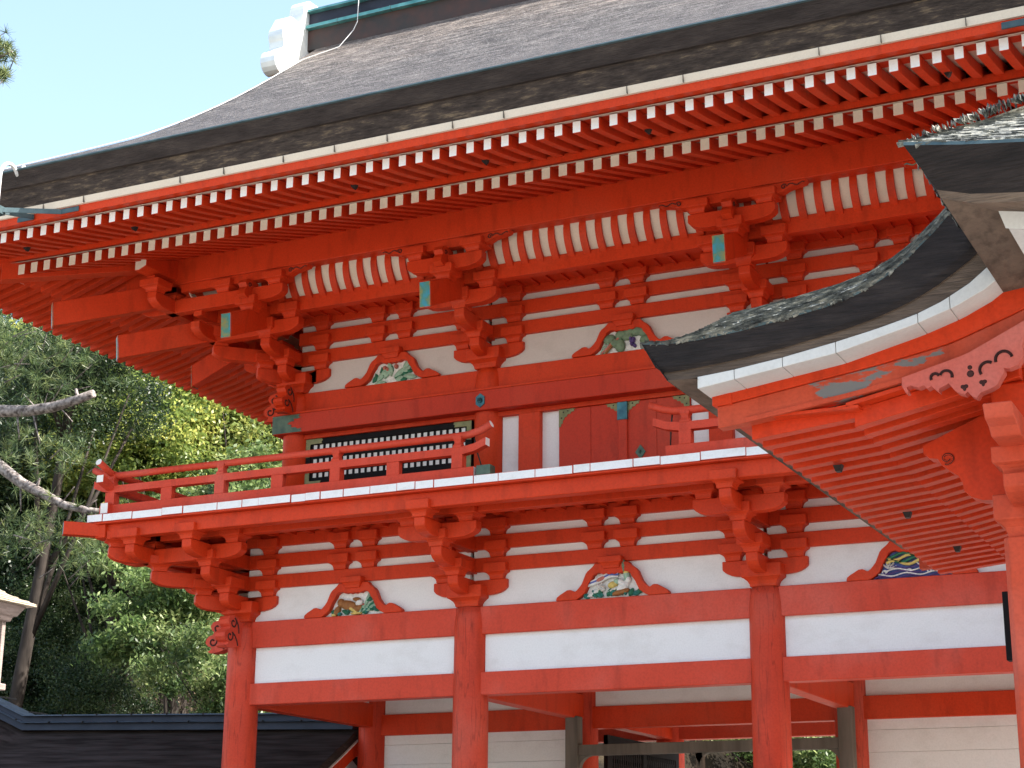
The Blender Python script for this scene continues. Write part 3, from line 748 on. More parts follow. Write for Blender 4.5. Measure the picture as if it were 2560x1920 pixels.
purlin(-math.pi/2, (E1, DY, .002), DY-E1, .62); purlin(math.pi/2, (W-E1, DY, .002), DY-E1, .62)
ring_beams('inner_purlin', INS-.685, .056, 7.585, 7.742, .35, RED)
y0, y1 = INS-.685-.035, -.535
def rib_path(n=9): return [(y0+(y1-y0)*(1-(1-t)**1.9), 7.735+(8.003-7.735)*t**1.15) for t in np.linspace(0, 1, n)]
rp = rib_path()
def rib_mb(hw, th, off):
    up_ = [(y, z+off) for y, z in rp]; lo_ = [(y-.01, z+off-th) for y, z in rp]
    return MB().prism(up_+lo_[::-1], 'x', -hw, hw)
ribm = rib_mb(.036, .05, .0).mesh('curved_rib', [RED])
k0 = int((INS-.2-XC)/RP)
RIBX = [XC+RP*(k+.5) for k in range(-26, 26)]
for x in RIBX:
    if INS-.45 < x < W-INS+.45: ob('curved_rib', ribm, GATE, (x, 0, 0))
part('rib_board', MB().prism([(y, z+.005) for y, z in rp]+[(y, z+.03) for y, z in rp[::-1]], 'x', E1, W-E1), CREAM, GATE)
part('rib_cap_board', MB().box(E1+.1, W-E1-.1, E1+.06, -.515, 8.0, 8.03).box(E1+.06, -.515, E1+.1, DEP-E1-.1, 8.003, 8.033), RED, GATE)
sm_ = MB()
for k in range(-18, 18):
    yy = DY+RP*(k+.5)
    if -.3 < yy < DEP+.3:
        t = rib_mb(.036, .05, 0)
        sm_.join(t, Matrix.Translation((0, yy, 0)) @ Matrix.Rotation(-math.pi/2, 4, 'Z'))
part('side_ribs', sm_, RED, GATE, kind='stuff')
part('rib_board', MB().prism([(y, z+.006) for y, z in rp]+[(y, z+.03) for y, z in rp[::-1]], 'x', -DEP+E1, -E1), CREAM, GATE, 0, (0, 0, 0), -math.pi/2)
mb = MB().box(-.3, W+.3, INS-.68, INS-.02, 7.735, 7.75, 1)
for x in RIBX: mb.box(x-.018, x+.018, INS-.66, INS-.04, 7.712, 7.736)
part('coved_ceiling', mb, [RED, RED], GATE)

# --- rafters.  local frame: tip towards -y, x = 0
BT, FT = -1.95, -2.80
def sloped(y0, y1, zb0, sl, h, hw, endmat=True, sag=0):
    n = 7; ys = np.linspace(y0, y1, n)
    lo = [(y, zb0+sl*(y-y0)-sag*4*((y-y0)/(y1-y0))*(1-(y-y0)/(y1-y0))) for y in ys]; hi = [(y, z+h) for y, z in lo]
    mb = MB().prism(lo+hi[::-1], 'x', -hw, hw)
    zz = zb0
    mb.box(-hw, hw, y0-.003, y0-.0005, zz, zz+h, 1)
    return mb
FH, BHH = .105, .112
fly_full = sloped(FT, BT+.14, 7.842, .245, FH, .0365, sag=.012)
base_full = sloped(BT, .25, 7.862, .32, BHH, .042)
fly_me = fly_full.mesh('flying_rafter', [RED, WHITE], .003); base_me = base_full.mesh('base_rafter', [RED, CREAM], .003)
def cut(kind, depth):
    if kind == 'f': return sloped(FT, min(BT+.14, depth), 7.842, .245, FH, .0365, sag=.0)
    return sloped(BT, min(.25, depth), 7.862, .32, BHH, .042)
rest = {'f': MB(), 'b': MB()}
cnt = {'f': 0, 'b': 0}
def raft(kind, along, side, seen):
    """along: x (front) or y (side) of the rafter; side 0 front, 1 left, 2 rear, 3 right"""
    span = W if side in (0, 2) else DEP
    d = min(along, span-along)                    # distance inside the corner column line
    tip = FT if kind == 'f' else BT
    if d < tip+.06: return
    full = d > (BT+.2 if kind == 'f' else .3)
    loc, rz = {0: ((along, 0, 0), 0), 1: ((0, along, 0), -math.pi/2), 2: ((along, DEP, 0), math.pi), 3: ((W, along, 0), math.pi/2)}[side]
    mb = None if full else cut(kind, d-.05)
    if not full and d-.05 < tip+.08: return
    if seen and cnt[kind] < 100:
        cnt[kind] += 1
        if full: ob('flying_rafter' if kind == 'f' else 'base_rafter', fly_me if kind == 'f' else base_me, GATE, loc, rz)
        else: part('flying_rafter' if kind == 'f' else 'base_rafter', mb, [RED, WHITE if kind == 'f' else CREAM], GATE, .003, loc, rz)
    else:
        rest[kind].join(mb or (fly_full if kind == 'f' else base_full), Matrix.Translation(loc) @ Matrix.Rotation(rz, 4, 'Z'))
for kind in 'fb':
    for k in range(-42, 43):
        x = XC+RP*k; raft(kind, x, 0, -1.5 < x < 9.1)
    for k in range(-33, 34):
        y = DY+RP*k; raft(kind, y, 1, -1.6 < y < 4.9)
    for k in range(-42, 43): raft(kind, XC+RP*k, 2, False)
    for k in range(-33, 34): raft(kind, DY+RP*k, 3, False)
part('flying_rafter', rest['f'], [RED, WHITE], GATE, 0, kind='stuff'); part('base_rafter', rest['b'], [RED, CREAM], GATE, 0, kind='stuff')
# hip rafters at the corners
for x, y, rz in ((0, 0, -math.pi/4), (W, 0, math.pi/4), (0, DEP, -3*math.pi/4), (W, DEP, 3*math.pi/4)):
    s2 = math.sqrt(2)
    mb = MB().prism([(BT*s2-.06, 7.80), (.3, 8.42), (.3, 8.62), (BT*s2-.06, 7.995)], 'x', -.085, .085)
    mb.prism([(FT*s2-.10, 7.80), (BT*s2+.2, 8.01), (BT*s2+.2, 8.17), (FT*s2-.10, 7.985)], 'x', -.078, .078)
    part('hip_rafter', mb, RED, GATE, .005, (x, y, 0), rz)
# loops round the eaves
def rise(d): return .03*max(0, 1-max(d, 0)/2.2)**2
def loop(e, z, n=40, r=True):
    pts = []
    Lx, Ly = W+2*e, DEP+2*e
    for i in range(n): t = i/n; pts.append((-e+t*Lx, -e, z+(rise(min(t, 1-t)*Lx) if r else 0)))
    for i in range(n): t = i/n; pts.append((W+e, -e+t*Ly, z+(rise(min(t, 1-t)*Ly) if r else 0)))
    for i in range(n): t = i/n; pts.append((W+e-t*Lx, DEP+e, z+(rise(min(t, 1-t)*Lx) if r else 0)))
    for i in range(n): t = i/n; pts.append((-e, DEP+e-t*Ly, z+(rise(min(t, 1-t)*Ly) if r else 0)))
    return pts
def band(mb, rings, mats, n=40, close=False):
    L = [loop(e, z, n) for e, z in rings]; N = len(L[0]); vs = [p for l in L for p in l]; fs = []; ms = []
    for i in range(len(L)-1+(1 if close else 0)):
        i2 = (i+1) % len(L)
        for j in range(N): fs.append((i*N+j, i*N+(j+1) % N, i2*N+(j+1) % N, i2*N+j)); ms.append(mats[i])
    return mb.add(vs, fs, ms)
part('rafter_board', band(MB(), [(2.83, 7.952), (1.90, 8.178)], [0]), CREAM, GATE)
part('rafter_board', band(MB(), [(2.00, 7.962), (-.20, 8.672)], [0]), CREAM, GATE)
part('eave_lath', band(MB(), [(2.01, 7.976), (2.01, 8.052), (1.85, 8.052), (1.85, 8.0)], [0]*4, 40, True), RED, GATE)
part('eave_batten', band(MB(), [(2.925, 7.951), (2.938, 8.0225), (2.60, 8.06), (2.60, 7.99)], [0]*4, 40, True), RED, GATE)
mb = MB()
band(mb, [(2.965, 8.021), (2.985, 8.0855), (2.70, 8.0855), (2.70, 8.021)], [0]*4, 40, True)
t = -2.9
while t < W+2.9:                      # butt joints of the eave board
    mb.box(t, t+.006, -2.990, -2.95, 8.0215, 8.084, 1); t += rb.choice((.5, .55, .62, .66, 1.15))
part('eave_board', mb, [CREAM, GREYWOOD], GATE)

# --- roof
PS = np.array([0, .55, 1.09, 1.66, 2.13, 2.67, 3.13, 3.78, 4.28, 4.79, 5.3, 5.88]); PZ = np.array([8.44, 8.745, 9.07, 9.42, 9.72, 10.07, 10.40, 10.88, 11.29, 11.71, 12.15, 12.65])
pc = np.polyfit(PS, PZ, 4)
def prof(s): return float(np.polyval(pc, s))
ER = 3.13; SB = 2.03
mb = MB()
ns = 26
def front(f, y_of):
    P_ = []
    for i in range(ns+1):
        s = 5.86*i/ns; xl = -ER+min(s, SB); row = []
        for j in range(61):
            t = j/60; x = xl+(W-2*xl)*t
            r = rise(min(t, 1-t)*(W-2*xl))*max(0, 1-s/2.2)
            row.append((x, y_of(s), prof(s)+r))
        P_.append(row)
    mb.grid(P_, 0)
front(0, lambda s: -ER+s); front(1, lambda s: DEP+ER-s)
for sx in (0, 1):
    P_ = []
    for i in range(14):
        s = (SB+.75)*i/13; yl = -ER+s+(.0 if s <= SB else .03); row = []
        for j in range(41):
            t = j/40; y = yl+(DEP-2*yl)*t
            r = rise(min(t, 1-t)*(DEP-2*yl))*max(0, 1-s/2.2)
            row.append((-ER+s if sx == 0 else W+ER-s, y, prof(s)+r-(.0 if s <= SB else .02)))
        P_.append(row)
    mb.grid(P_, 0)
band(mb, [(ER, 8.44), (3.055, 8.287), (3.03, 8.283), (2.975, 8.0865), (2.72, 8.0865)], [1, 1, 2, 2])
band(mb, [(ER+.004, 8.452), (ER+.012, 8.436), (ER-.004, 8.428)], [3, 3])
# verge thickness at the gables
for xs, s in ((-ER+SB, -1), (W+ER-SB, 1)):
    top = []; 
    for i in range(22):
        t = i/21; sd = SB+(5.86-SB)*t; top.append((-ER+sd, prof(sd)))
    top += [(DEP-y, z) for y, z in top[-2::-1]]
    mb.grid([[(xs, y, z) for y, z in top], [(xs+.03*-s, y, z-.20) for y, z in top], [(xs-.1*s, y, z-.34) for y, z in top], [(xs-.5*s, y, z-.36) for y, z in top]], 1, False)
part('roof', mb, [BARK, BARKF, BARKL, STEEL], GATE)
for xs, s in ((-ER+SB+.45, -1), (W+ER-SB-.45, 1)):
    g = [(-ER+SB+.3, prof(SB+.3)-.3)] + [(-ER+sd, prof(sd)-.3) for sd in np.linspace(SB+.3, 5.86, 10)]
    g += [(DEP-y, z) for y, z in g[-2::-1]]
    part('gable_wall', MB().prism(g, 'x', xs-.03, xs+.03), RED, GATE)
    for sg in (1, -1):
        bp_ = [(-ER+sd, prof(sd)-.34) for sd in np.linspace(SB+.1, 5.86, 12)]
        bp_ = bp_+[(y, z-.30) for y, z in bp_[::-1]]
        if sg < 0: bp_ = [(DEP-y, z) for y, z in bp_]
        part('bargeboard', MB().prism(bp_, 'x', xs+s*.22, xs+s*.28), RED, GATE)
# ridge
RX0, RX1 = -1.27, W+1.27
rz0 = 12.56
mb = MB().box(RX0, RX1, DY-.20, DY+.20, rz0-.1, rz0+.20, 0)
mb.box(RX0-.02, RX1+.02, DY-.26, DY+.26, rz0+.20, rz0+.255, 1)
mb.box(RX0+.02, RX1-.02, DY-.185, DY+.185, rz0+.256, rz0+.455, 2)
mb.prism([(DY-.25, rz0+.456), (DY-.24, rz0+.50), (DY-.1, rz0+.55), (DY+.1, rz0+.55), (DY+.24, rz0+.50), (DY+.25, rz0+.456)], 'x', RX0-.03, RX1+.03, 1)
x = RX0+.5
while x < RX1-.2: mb.box(x, x+.025, DY-.264, DY+.264, rz0+.196, rz0+.258, 1); x += .82
part('ridge', mb, [RIDGEB, TEAL, NAVY], GATE, .004)
def oni(xa, xb):
    def arc(cy, cz, r, a0, a1, n=7): return [(cy+r*math.cos(R(t)), cz+r*math.sin(R(t))) for t in np.linspace(a0, a1, n)]
    h = [(0, 13.23)] + arc(-.13, 13.02, .20, 80, 195) + [(-.36, 12.83)] + arc(-.56, 12.58, .20, 65, 120, 5) + arc(-.62, 12.46, .18, 135, 215) + [(-.755, 12.27)] + arc(-.79, 12.03, .165, 105, 285, 9) + [(-.57, 12.0), (-.3, 12.2), (0, 12.4)]
    poly = [(DY+y, z) for y, z in h] + [(DY-y, z) for y, z in h[-2:0:-1]]
    m = MB().prism(poly, 'x', xa, xb)
    xf = xb+.004 if xb > xa else xb-.004
    for cy, cz, r, a0 in ((-.13, 13.02, .15, 30), (-.60, 12.50, .13, 40), (-.79, 12.03, .115, 50), (-.40, 12.55, .2, 20)):
        for sg in (1, -1):
            m.tube([(xf, DY+sg*(cy+r*math.cos(R(t))), cz+r*math.sin(R(t))) for t in np.linspace(a0, a0+95, 9)], .007, 5, 1)
    return part('ridge_end_ornament', m, [ONIW, STEEL], GATE, .028)
oni(-1.47, -1.24); oni(W+1.47, W+1.24)
# conductor conduit over the ridge and along the verge
mb = MB().tube([(-.42, DY, rz0+.56), (-.42, DY-.26, rz0+.52), (-.42, DY-.275, rz0+.12), (-.45, DY-.32, rz0-.02), (-.56, DY-.48, prof(ER+DY-.48)+.03), (-.95, DY-.72, prof(ER+DY-.72)+.03)] +
     [(-.98, -ER+s, prof(s)+.03) for s in np.linspace(4.7, SB+.1, 14)] + [(-ER+s+.07, -ER+s, prof(s)+.025+rise(1)*0) for s in np.linspace(SB-.1, .3, 10)], .0055, 6)
for s in (4.75, 4.0, 3.3, 2.7): mb.tube([(-.98, -ER+s, prof(s)+.03), (-.96, -ER+s-.03, prof(s)-.05)], .008, 5, 1)
part('conductor_conduit', mb, [PIPEW, IRON], GATE)
part('ridge_spike', MB().tube([(-.05, DY-.2, rz0+.53), (-.10, DY-.2, rz0+.62), (-.28, DY-.2, rz0+.74), (-.40, DY-.2, rz0+.77)], [.012, .01, .006, .004], 6), IRON, GATE)
# downpipe at the front eave with its steel stays
pp = [(-.86, -3.34, 2.5), (-.86, -3.34, 8.30)] + [(-.86+.10*math.sin(a)*0+.0, -3.34+.13*(1-math.cos(a)), 8.30+.17*math.sin(a)) for a in np.linspace(.3, 2.7, 8)]
pp += [(-.86, -3.02, 8.52)]
dp = part('conductor_pipe', MB().tube(pp, .020, 10), PIPEW, GATE)
mb = MB()
def flat(p, q, hw=.026):
    p, q = Vector(p), Vector(q); d = (q-p).normalized(); s_ = Vector((0, 0, 1)); n_ = d.cross(s_).normalized()*.004
    vs = [p-s_*hw-n_, p-s_*hw+n_, p+s_*hw+n_, p+s_*hw-n_, q-s_*hw-n_, q-s_*hw+n_, q+s_*hw+n_, q+s_*hw-n_]
    mb.add([tuple(v) for v in vs], [(0,1,2,3), (7,6,5,4), (0,4,5,1), (1,5,6,2), (2,6,7,3), (3,7,4,0)])
flat((-.80, -3.36, 7.92), (-.40, -2.945, 7.985)); flat((-.40, -2.945, 7.985), (-.18, -2.945, 7.985))
flat((-.80, -3.30, 7.92), (-.74, -2.945, 7.985)); flat((-.74, -2.945, 7.985), (-.95, -2.945, 7.985))
mb.box(-.88, -.78, -3.385, -3.30, 7.88, 7.96)
part('pipe_stay', mb, STEEL, dp, .002)
part('eave_clip', MB().box(8.69, 8.95, -2.955, -2.94, 7.945, 8.0), STEEL, GATE, .002)
# small dark fittings hung under the eaves
fm = MB().prism([(-.03, 0), (.03, 0), (.02, -.03), (0, -.05), (-.02, -.03)], 'y', -.025, .025).mesh('eave_fitting', [IRON])
for x in (.12, 2.66, 4.03, 5.6, 8.17, -1.25): ob('eave_fitting', fm, GATE, (x, -2.45, 7.925))

# ================================================================== GREY TIMBER FRAME IN THE PASSAGE
fr = thing('timber_frame', 'bare grey weathered timber frame standing in the gate passage', 'frame', (0, 0, 0))
for x in (2.74, 5.79):
    part('post', MB().box(x-.075, x+.075, 2.33, 2.47, 0, 3.455), GREYWOOD, fr, .006)
part('crossbar', MB().box(2.815, 5.715, 2.345, 2.455, 3.03, 3.145), GREYWOOD, fr, .006)
for x, s in ((2.815, 1), (5.715, -1), (4.20, 1), (4.20, -1)):
    c = [(0, 3.03), (.16*s, 3.03)] + [(.16*s-.16*s*math.sin(a), 2.87+.16*math.cos(a)) for a in np.linspace(.2, 1.5, 6)]
    part('corner_brace', MB().prism([(x+u*(.8 if abs(x-4.2) < .1 else 1), v) for u, v in c], 'y', 2.36, 2.44), GREYWOOD, fr)
part('mid_post', MB().box(4.16, 4.24, 2.36, 2.44, 0, 3.03), GREYWOOD, fr, .004)

# ================================================================== CORRIDOR ON THE LEFT
co = thing('corridor_building', 'low corridor building with a dark bark roof and blue-grey ridge running into the gate', 'corridor')
def ridge_z(x): return 3.60-.028*(x+2.18) if x > -5.2 else 3.685+(-5.2-x)*.40
xs = [-.19, -1.2, -2.2, -3.4, -4.4, -5.0, -5.2, -5.4, -6.5, -8.0, -10.0]
mb = MB(); P_ = []; Q_ = []
for x in xs:
    zt = ridge_z(x)-.10
    P_.append([(x, DY-.02-d, zt-.62*d+.035*d*d) for d in np.linspace(0, 2.6, 10)])
    Q_.append([(x, DY+.02+d, zt-.62*d+.035*d*d) for d in np.linspace(0, 2.6, 10)])
mb.grid(P_); mb.grid(Q_)
def low(P, dz): return [[(x, y, z-dz) for x, y, z in r] for r in P]
mb.grid(low(P_, .13)); mb.grid(low(Q_, .13))
for p in (P_, Q_):
    mb.grid([p[0], [(x, y, z-.13) for x, y, z in p[0]]], 1, False)
    e = [r[-1] for r in p]; mb.grid([e, [(x, y, z-.13) for x, y, z in e]], 1, False)
part('roof', mb, [CORRB, BARKF], co)
mb = MB()
def ridge_strip(hw, z0, z1, mat):
    vs = []; fs = []
    for x in xs: zt = ridge_z(x); vs += [(x, DY-hw, zt+z0), (x, DY+hw, zt+z0), (x, DY+hw*.86, zt+z1), (x, DY-hw*.86, zt+z1)]
    for i in range(len(xs)-1):
        for j in range(4): fs.append((4*i+j, 4*i+(j+1) % 4, 4*i+4+(j+1) % 4, 4*i+4+j))
    n = 4*(len(xs)-1); fs += [(0, 1, 2, 3), (n, n+1, n+2, n+3)]
    mb.add(vs, fs, mat)
ridge_strip(.17, -.12, -.030, 1); ridge_strip(.19, -.028, -.014, 0); ridge_strip(.155, -.013, .060, 1); ridge_strip(.175, .061, .078, 0)
for i in range(11):
    x = -.9-.55*i; z = ridge_z(x); mb.box(x, x+.012, DY-.203, DY+.193, z-.030, z-.012, 2); mb.box(x+.2, x+.21, DY-.178, DY+.178, z+.060, z+.080, 2)
part('ridge', mb, [CORRT, NAVY, IRON], co)
g = [(DY-.05-d, ridge_z(-.19)-.25-.62*d+.035*d*d) for d in np.linspace(0, 2.3, 9)]
for s in (1, -1):
    gg = g if s > 0 else [(2*DY-y, z) for y, z in g]
    part('bargeboard', MB().prism(gg+[(y, z-.16) for y, z in gg[::-1]], 'x', -.23, -.175), RED, co)
    part('barge_edge', MB().prism([(y, z+.016) for y, z in gg]+[(y, z) for y, z in gg[::-1]], 'x', -.235, -.165), WHITE, co)
part('gable_wall', MB().prism([(DY-1.9, 0), (DY-1.9, 2.2), (DY, 3.25), (DY+1.9, 2.2), (DY+1.9, 0)], 'x', -.5, -.44), PLASTER, co)
for y in (DY-1.1, DY-.42, DY+.42, DY+1.1): part('gable_post', MB().box(-.44, -.36, y-.06, y+.06, 0, 3.2-abs(y-DY)*.62), RED, co, .004)
part('ridge_pole', MB().box(-.44, -.10, DY-.07, DY+.07, 3.12, 3.28, 0, px=1), [RED, WHITE], co, .004)
part('front_wall', MB().box(-10, -.5, DY-1.9, DY-1.84, 0, 2.2), PLASTER, co)
part('rear_wall', MB().box(-10, -.5, DY+1.84, DY+1.9, 0, 2.2), PLASTER, co)

# ================================================================== WOODEN LANTERN
la = thing('garden_lantern', 'tall pale wooden lantern with a shingled roof in front of the dark trees', 'lantern', (2.65, -7.0, .07))
part('post', MB().box(-.06, .06, -.06, .06, 0, 2.72), PALEWOOD, la, .006)
part('light_box', MB().box(-.13, .13, -.13, .13, 2.76, 2.80).box(-.10, .10, -.10, .10, 2.80, 3.10, 1), [PALEWOOD, BLACK], la, .004)
for sx in (-1, 1):
    for sy in (-1, 1): part('corner_post', MB().box(sx*.20-.016, sx*.20+.016, sy*.20-.016, sy*.20+.016, 2.76, 3.16), PALEWOOD, la, .003)
part('base_shelf', MB().box(-.24, .24, -.24, .24, 2.72, 2.76), PALEWOOD, la, .004)
part('eave_frame', MB().rings([(0, .235), (.03, .245), (.034, .262), (.10, .300)], 0, 0, 3.155), PALEWOOD, la, .003)
rm = MB()
rm.rings([(0, .345), (.018, .340), (.040, .28), (.075, .21), (.13, .14), (.20, .08), (.26, .03)], 0, 0, 3.256)
for i, (z, h) in enumerate(((.012, .343), (.030, .31), (.052, .26), (.085, .20))): rm.rings([(0, h+.004), (.006, h-.004)], 0, 0, 3.256+z)
part('shingle_roof', rm, SHINGLE, la, .002)

# ================================================================== HALL ON THE RIGHT
HA = thing('shrine_hall', 'vermilion hall on the right with a curved porch roof of thick dark bark', 'shrine hall')
YV = -7.7; YF = -3.0
TX = [7.595, 7.713, 7.887, 8.103, 8.314, 8.521, 8.685, 8.808, 8.914, 9.05, 9.2, 9.5, 10.0, 10.8, 11.8, 13.0]
TZ = [4.205, 4.190, 4.190, 4.207, 4.235, 4.268, 4.312, 4.372, 4.442, 4.56, 4.71, 5.02, 5.50, 6.22, 7.05, 7.95]
def topz(x): return float(np.interp(x, TX, TZ))
WX = [7.60, 7.875, 8.046, 8.299, 8.554, 8.755, 8.938, 9.065, 9.191, 9.367, 9.6, 10.0]
WZ = [3.985, 4.0, 4.013, 4.044, 4.086, 4.125, 4.169, 4.217, 4.284, 4.42, 4.62, 5.0]
def wz(x): return float(np.interp(x, WX, WZ))
xs = sorted(set(TX+[7.65, 7.8, 8.0, 8.2, 8.4, 8.6, 8.75, 8.86, 8.98, 9.12, 9.35, 9.75])); xs = [x for x in xs if x <= 9.8]
def bulge(x, y):
    d = min(y-YV, YF-y); return .34*(1-math.exp(-max(d, 0)/.34))*min(1, max(0, (x-7.60)/.40))**.8
ysr = [YV+d for d in (0, .04, .08, .13, .19, .26, .35, .46, .6, .8, 1.1, 1.6, 2.35)]; ysr = ysr+[YV+YF-y for y in ysr[::-1]]
mb = MB().grid([[(x, y, topz(x)+bulge(x, y)) for y in ysr] for x in xs], 0)
# thick bark edges: verge faces and eave end
def face(y, yb, s):
    top = [(x, y, topz(x)) for x in xs]; 
    bot = [(max(x, 7.725), yb, (wz(x) if x > 7.725 else 3.992)) for x in xs]
    mid = [(a[0]*.5+b[0]*.5, y+(yb-y)*.5, a[2]*.36+b[2]*.64) for a, b in zip(top, bot)]
    mb.grid([top, [(p[0], p[1]+s*.004, p[2]-.012) for p in top]], 2, False)
    m2 = [(a[0]*.25+b[0]*.75, a[1]*.25+b[1]*.75+s*.006, a[2]*.25+b[2]*.75) for a, b in zip(top, bot)]
    mb.grid([[(p[0], p[1]+s*.004, p[2]-.012) for p in top], mid, m2], 1, False); mb.grid([m2, [(p[0], p[1]+s*.008, p[2]) for p in m2], [(p[0], p[1]+s*.006, p[2]) for p in bot]], 3, False)
face(YV, YV+.03, 1); face(YF, YF-.03, -1)
mb.grid([[(7.595, y, 4.205) for y in ysr], [(7.60, y, 4.190) for y in ysr], [(7.66, y, 4.09) for y in ysr], [(7.725, y, 3.992) for y in ysr]], 1, False)
part('porch_roof', mb, [BARKR, BARKD, STEEL, BARKP], HA)
# ragged bark flakes on the porch roof
def flakes(n, sample, seed, lmin=.02, lmax=.10):
    r_ = random.Random(seed); m = MB()
    for _ in range(n):
        p, t, nn = sample(r_); l = r_.uniform(lmin, lmax); wd = r_.uniform(.004, .012); lift = r_.uniform(-.003, .006)
        p, t, nn = Vector(p), Vector(t).normalized(), Vector(nn).normalized(); b = nn.cross(t)
        a = r_.gauss(0, .22); d = (t*math.cos(a)+b*math.sin(a)); e = nn.cross(d)
        c = p+nn*lift
        q = [c-d*l/2, c+d*l/2, c+d*l*.45+e*wd-nn*.01, c-d*l*.45+e*wd-nn*.01]
        q2 = [v-nn*r_.uniform(.006, .014) for v in q]
        m.add([tuple(v) for v in q+q2], [(0,1,2,3), (7,6,5,4), (0,4,5,1), (1,5,6,2), (2,6,7,3), (3,7,4,0)])
    return m
def samp(r_):
    x = 7.6+(9.5-7.6)*r_.random()**.9; y = YV+.0+(1.2*r_.random()**1.8); dz = (topz(x+.02)-topz(x-.02))/.04
    return (x, y, topz(x)+bulge(x, y)), (1, 0, dz), (-dz, -min(1, math.exp(-(y-YV)/.34)), 1)
part('bark_flakes', flakes(8000, samp, 5), BARKR, HA, kind='stuff')
# eave underside planks, white edge board, red bargeboards
zx = lambda x: 3.80+.235*(x-7.95)
part('eave_planks', MB().grid([[(7.722, y, 3.993) for y in (YV+.0, YF)], [(7.868, y, 3.985) for y in (YV+.0, YF)], [(8.05, y, 3.975) for y in (YV+.29, YF-.29)]], 0, False), BARKP, HA)
def strip(xa, xb, top, bot, y0, y1, n=26):
    X = np.linspace(xa, xb, n); vs = []; fs = []
    for x in X: vs += [(x, y0, bot(x)), (x, y0, top(x)), (x, y1, top(x)), (x, y1, bot(x))]
    for i in range(n-1):
        for j in range(4): fs.append((4*i+j, 4*i+(j+1) % 4, 4*i+4+(j+1) % 4, 4*i+4+j))
    e = 4*(n-1); fs += [(0, 1, 2, 3), (e, e+1, e+2, e+3)]
    return MB().add(vs, fs)
WBX = [7.87, 8.299, 8.554, 8.939, 9.119, 9.26, 9.426, 9.8]; WBZ = [3.938, 3.995, 4.029, 4.122, 4.179, 4.244, 4.361, 4.66]
wb = lambda x: float(np.interp(x, WBX, WBZ))
RTX = [7.888, 8.011, 8.252, 8.701, 9.065, 9.407, 9.8]; RTZ = [3.962, 3.973, 4.021, 4.085, 4.176, 4.342, 4.60]; rtop = lambda x: float(np.interp(x, RTX, RTZ))
RMX = [7.91, 7.991, 8.714, 9.058, 9.396, 9.8]; RMZ = [3.893, 3.903, 4.006, 4.069, 4.187, 4.40]; rmid = lambda x: float(np.interp(x, RMX, RMZ))
RBX = [7.91, 8.049, 8.569, 8.828, 9.131, 9.391, 9.8]; RBZ = [3.785, 3.798, 3.865, 3.909, 3.986, 4.107, 4.32]; rbot = lambda x: float(np.interp(x, RBX, RBZ))
for s, y0 in ((1, YV), (-1, YF)):
    t = [7.872, 8.06, 8.30, 8.56, 8.95, 9.10, 9.32, 9.8]
    for a, b in zip(t, t[1:]):
        part('white_edge_board', strip(a+.0015, b-.0015, lambda x: wz(x)-.002, wb, y0+s*.02, y0+s*.26, 8), GREYW, HA, .002)
    part('upper_bargeboard', strip(7.89, 9.8, lambda x: rtop(x)+.012, rmid, y0+s*.20, y0+s*.30), RED, HA, .003)
    part('bargeboard', strip(7.905, 9.8, lambda x: rmid(x)-.001, rbot, y0+s*.213, y0+s*.29), RED_PEEL, HA, .003)
    part('bargeboard_fillet', strip(8.05, 9.8, lambda x: rbot(x)+.022, lambda x: rbot(x)-.001, y0+s*.205, y0+s*.2128), RED_OLD, HA)
    part('bargeboard_end', MB().box(7.884, 7.985, y0+s*.195 if s > 0 else y0+s*.31, y0+s*.31 if s > 0 else y0+s*.195, 3.895, 3.972), RED, HA, .003)
# porch rafters (run along x)
KX = 8.56; RPK = .168
def raft_x(xa, za, xb, zb, h, hw): return MB().prism([(xa, za), (xb, zb), (xb, zb+h), (xa, za+h)], 'y', -hw, hw)
RAFT = RED
ff = raft_x(8.045, 3.735, KX+.12, 3.80, .075, .036); bf = raft_x(KX, 3.742, 9.34, 3.90, .085, .040)
ffm = ff.mesh('porch_flying_rafter', [RED], .003); bfm = bf.mesh('porch_base_rafter', [RED], .003)
y = YV+.345
while y < YF-.3:
    ob('porch_flying_rafter', ffm, HA, (0, y, 0)); ob('porch_base_rafter', bfm, HA, (0, y, 0)); y += RPK
part('porch_soffit', MB().box(8.03, 8.60, YV+.23, YF-.23, 3.815, 3.83), RED, HA)
part('porch_soffit', MB().prism([(8.54, 3.825), (9.5, 4.02), (9.5, 4.04), (8.54, 3.845)], 'y', YV+.23, YF-.23), RED, HA)
part('porch_eave_batten', MB().box(7.965, 8.075, YV+.25, YF-.25, 3.812, 3.955), RED, HA, .004)
part('porch_lath', MB().box(8.545, 8.64, YV+.3, YF-.3, 3.826, 3.87), RED, HA, .003)
fm2 = MB().prism([(-.025, 0), (.025, 0), (.012, -.035), (-.012, -.035)], 'y', -.02, .02).mesh('rafter_fitting', [IRON])
for x, y in ((8.27, -6.65), (8.32, -5.36), (8.36, -4.2)): ob('rafter_fitting', fm2, HA, (x, y, 3.748))
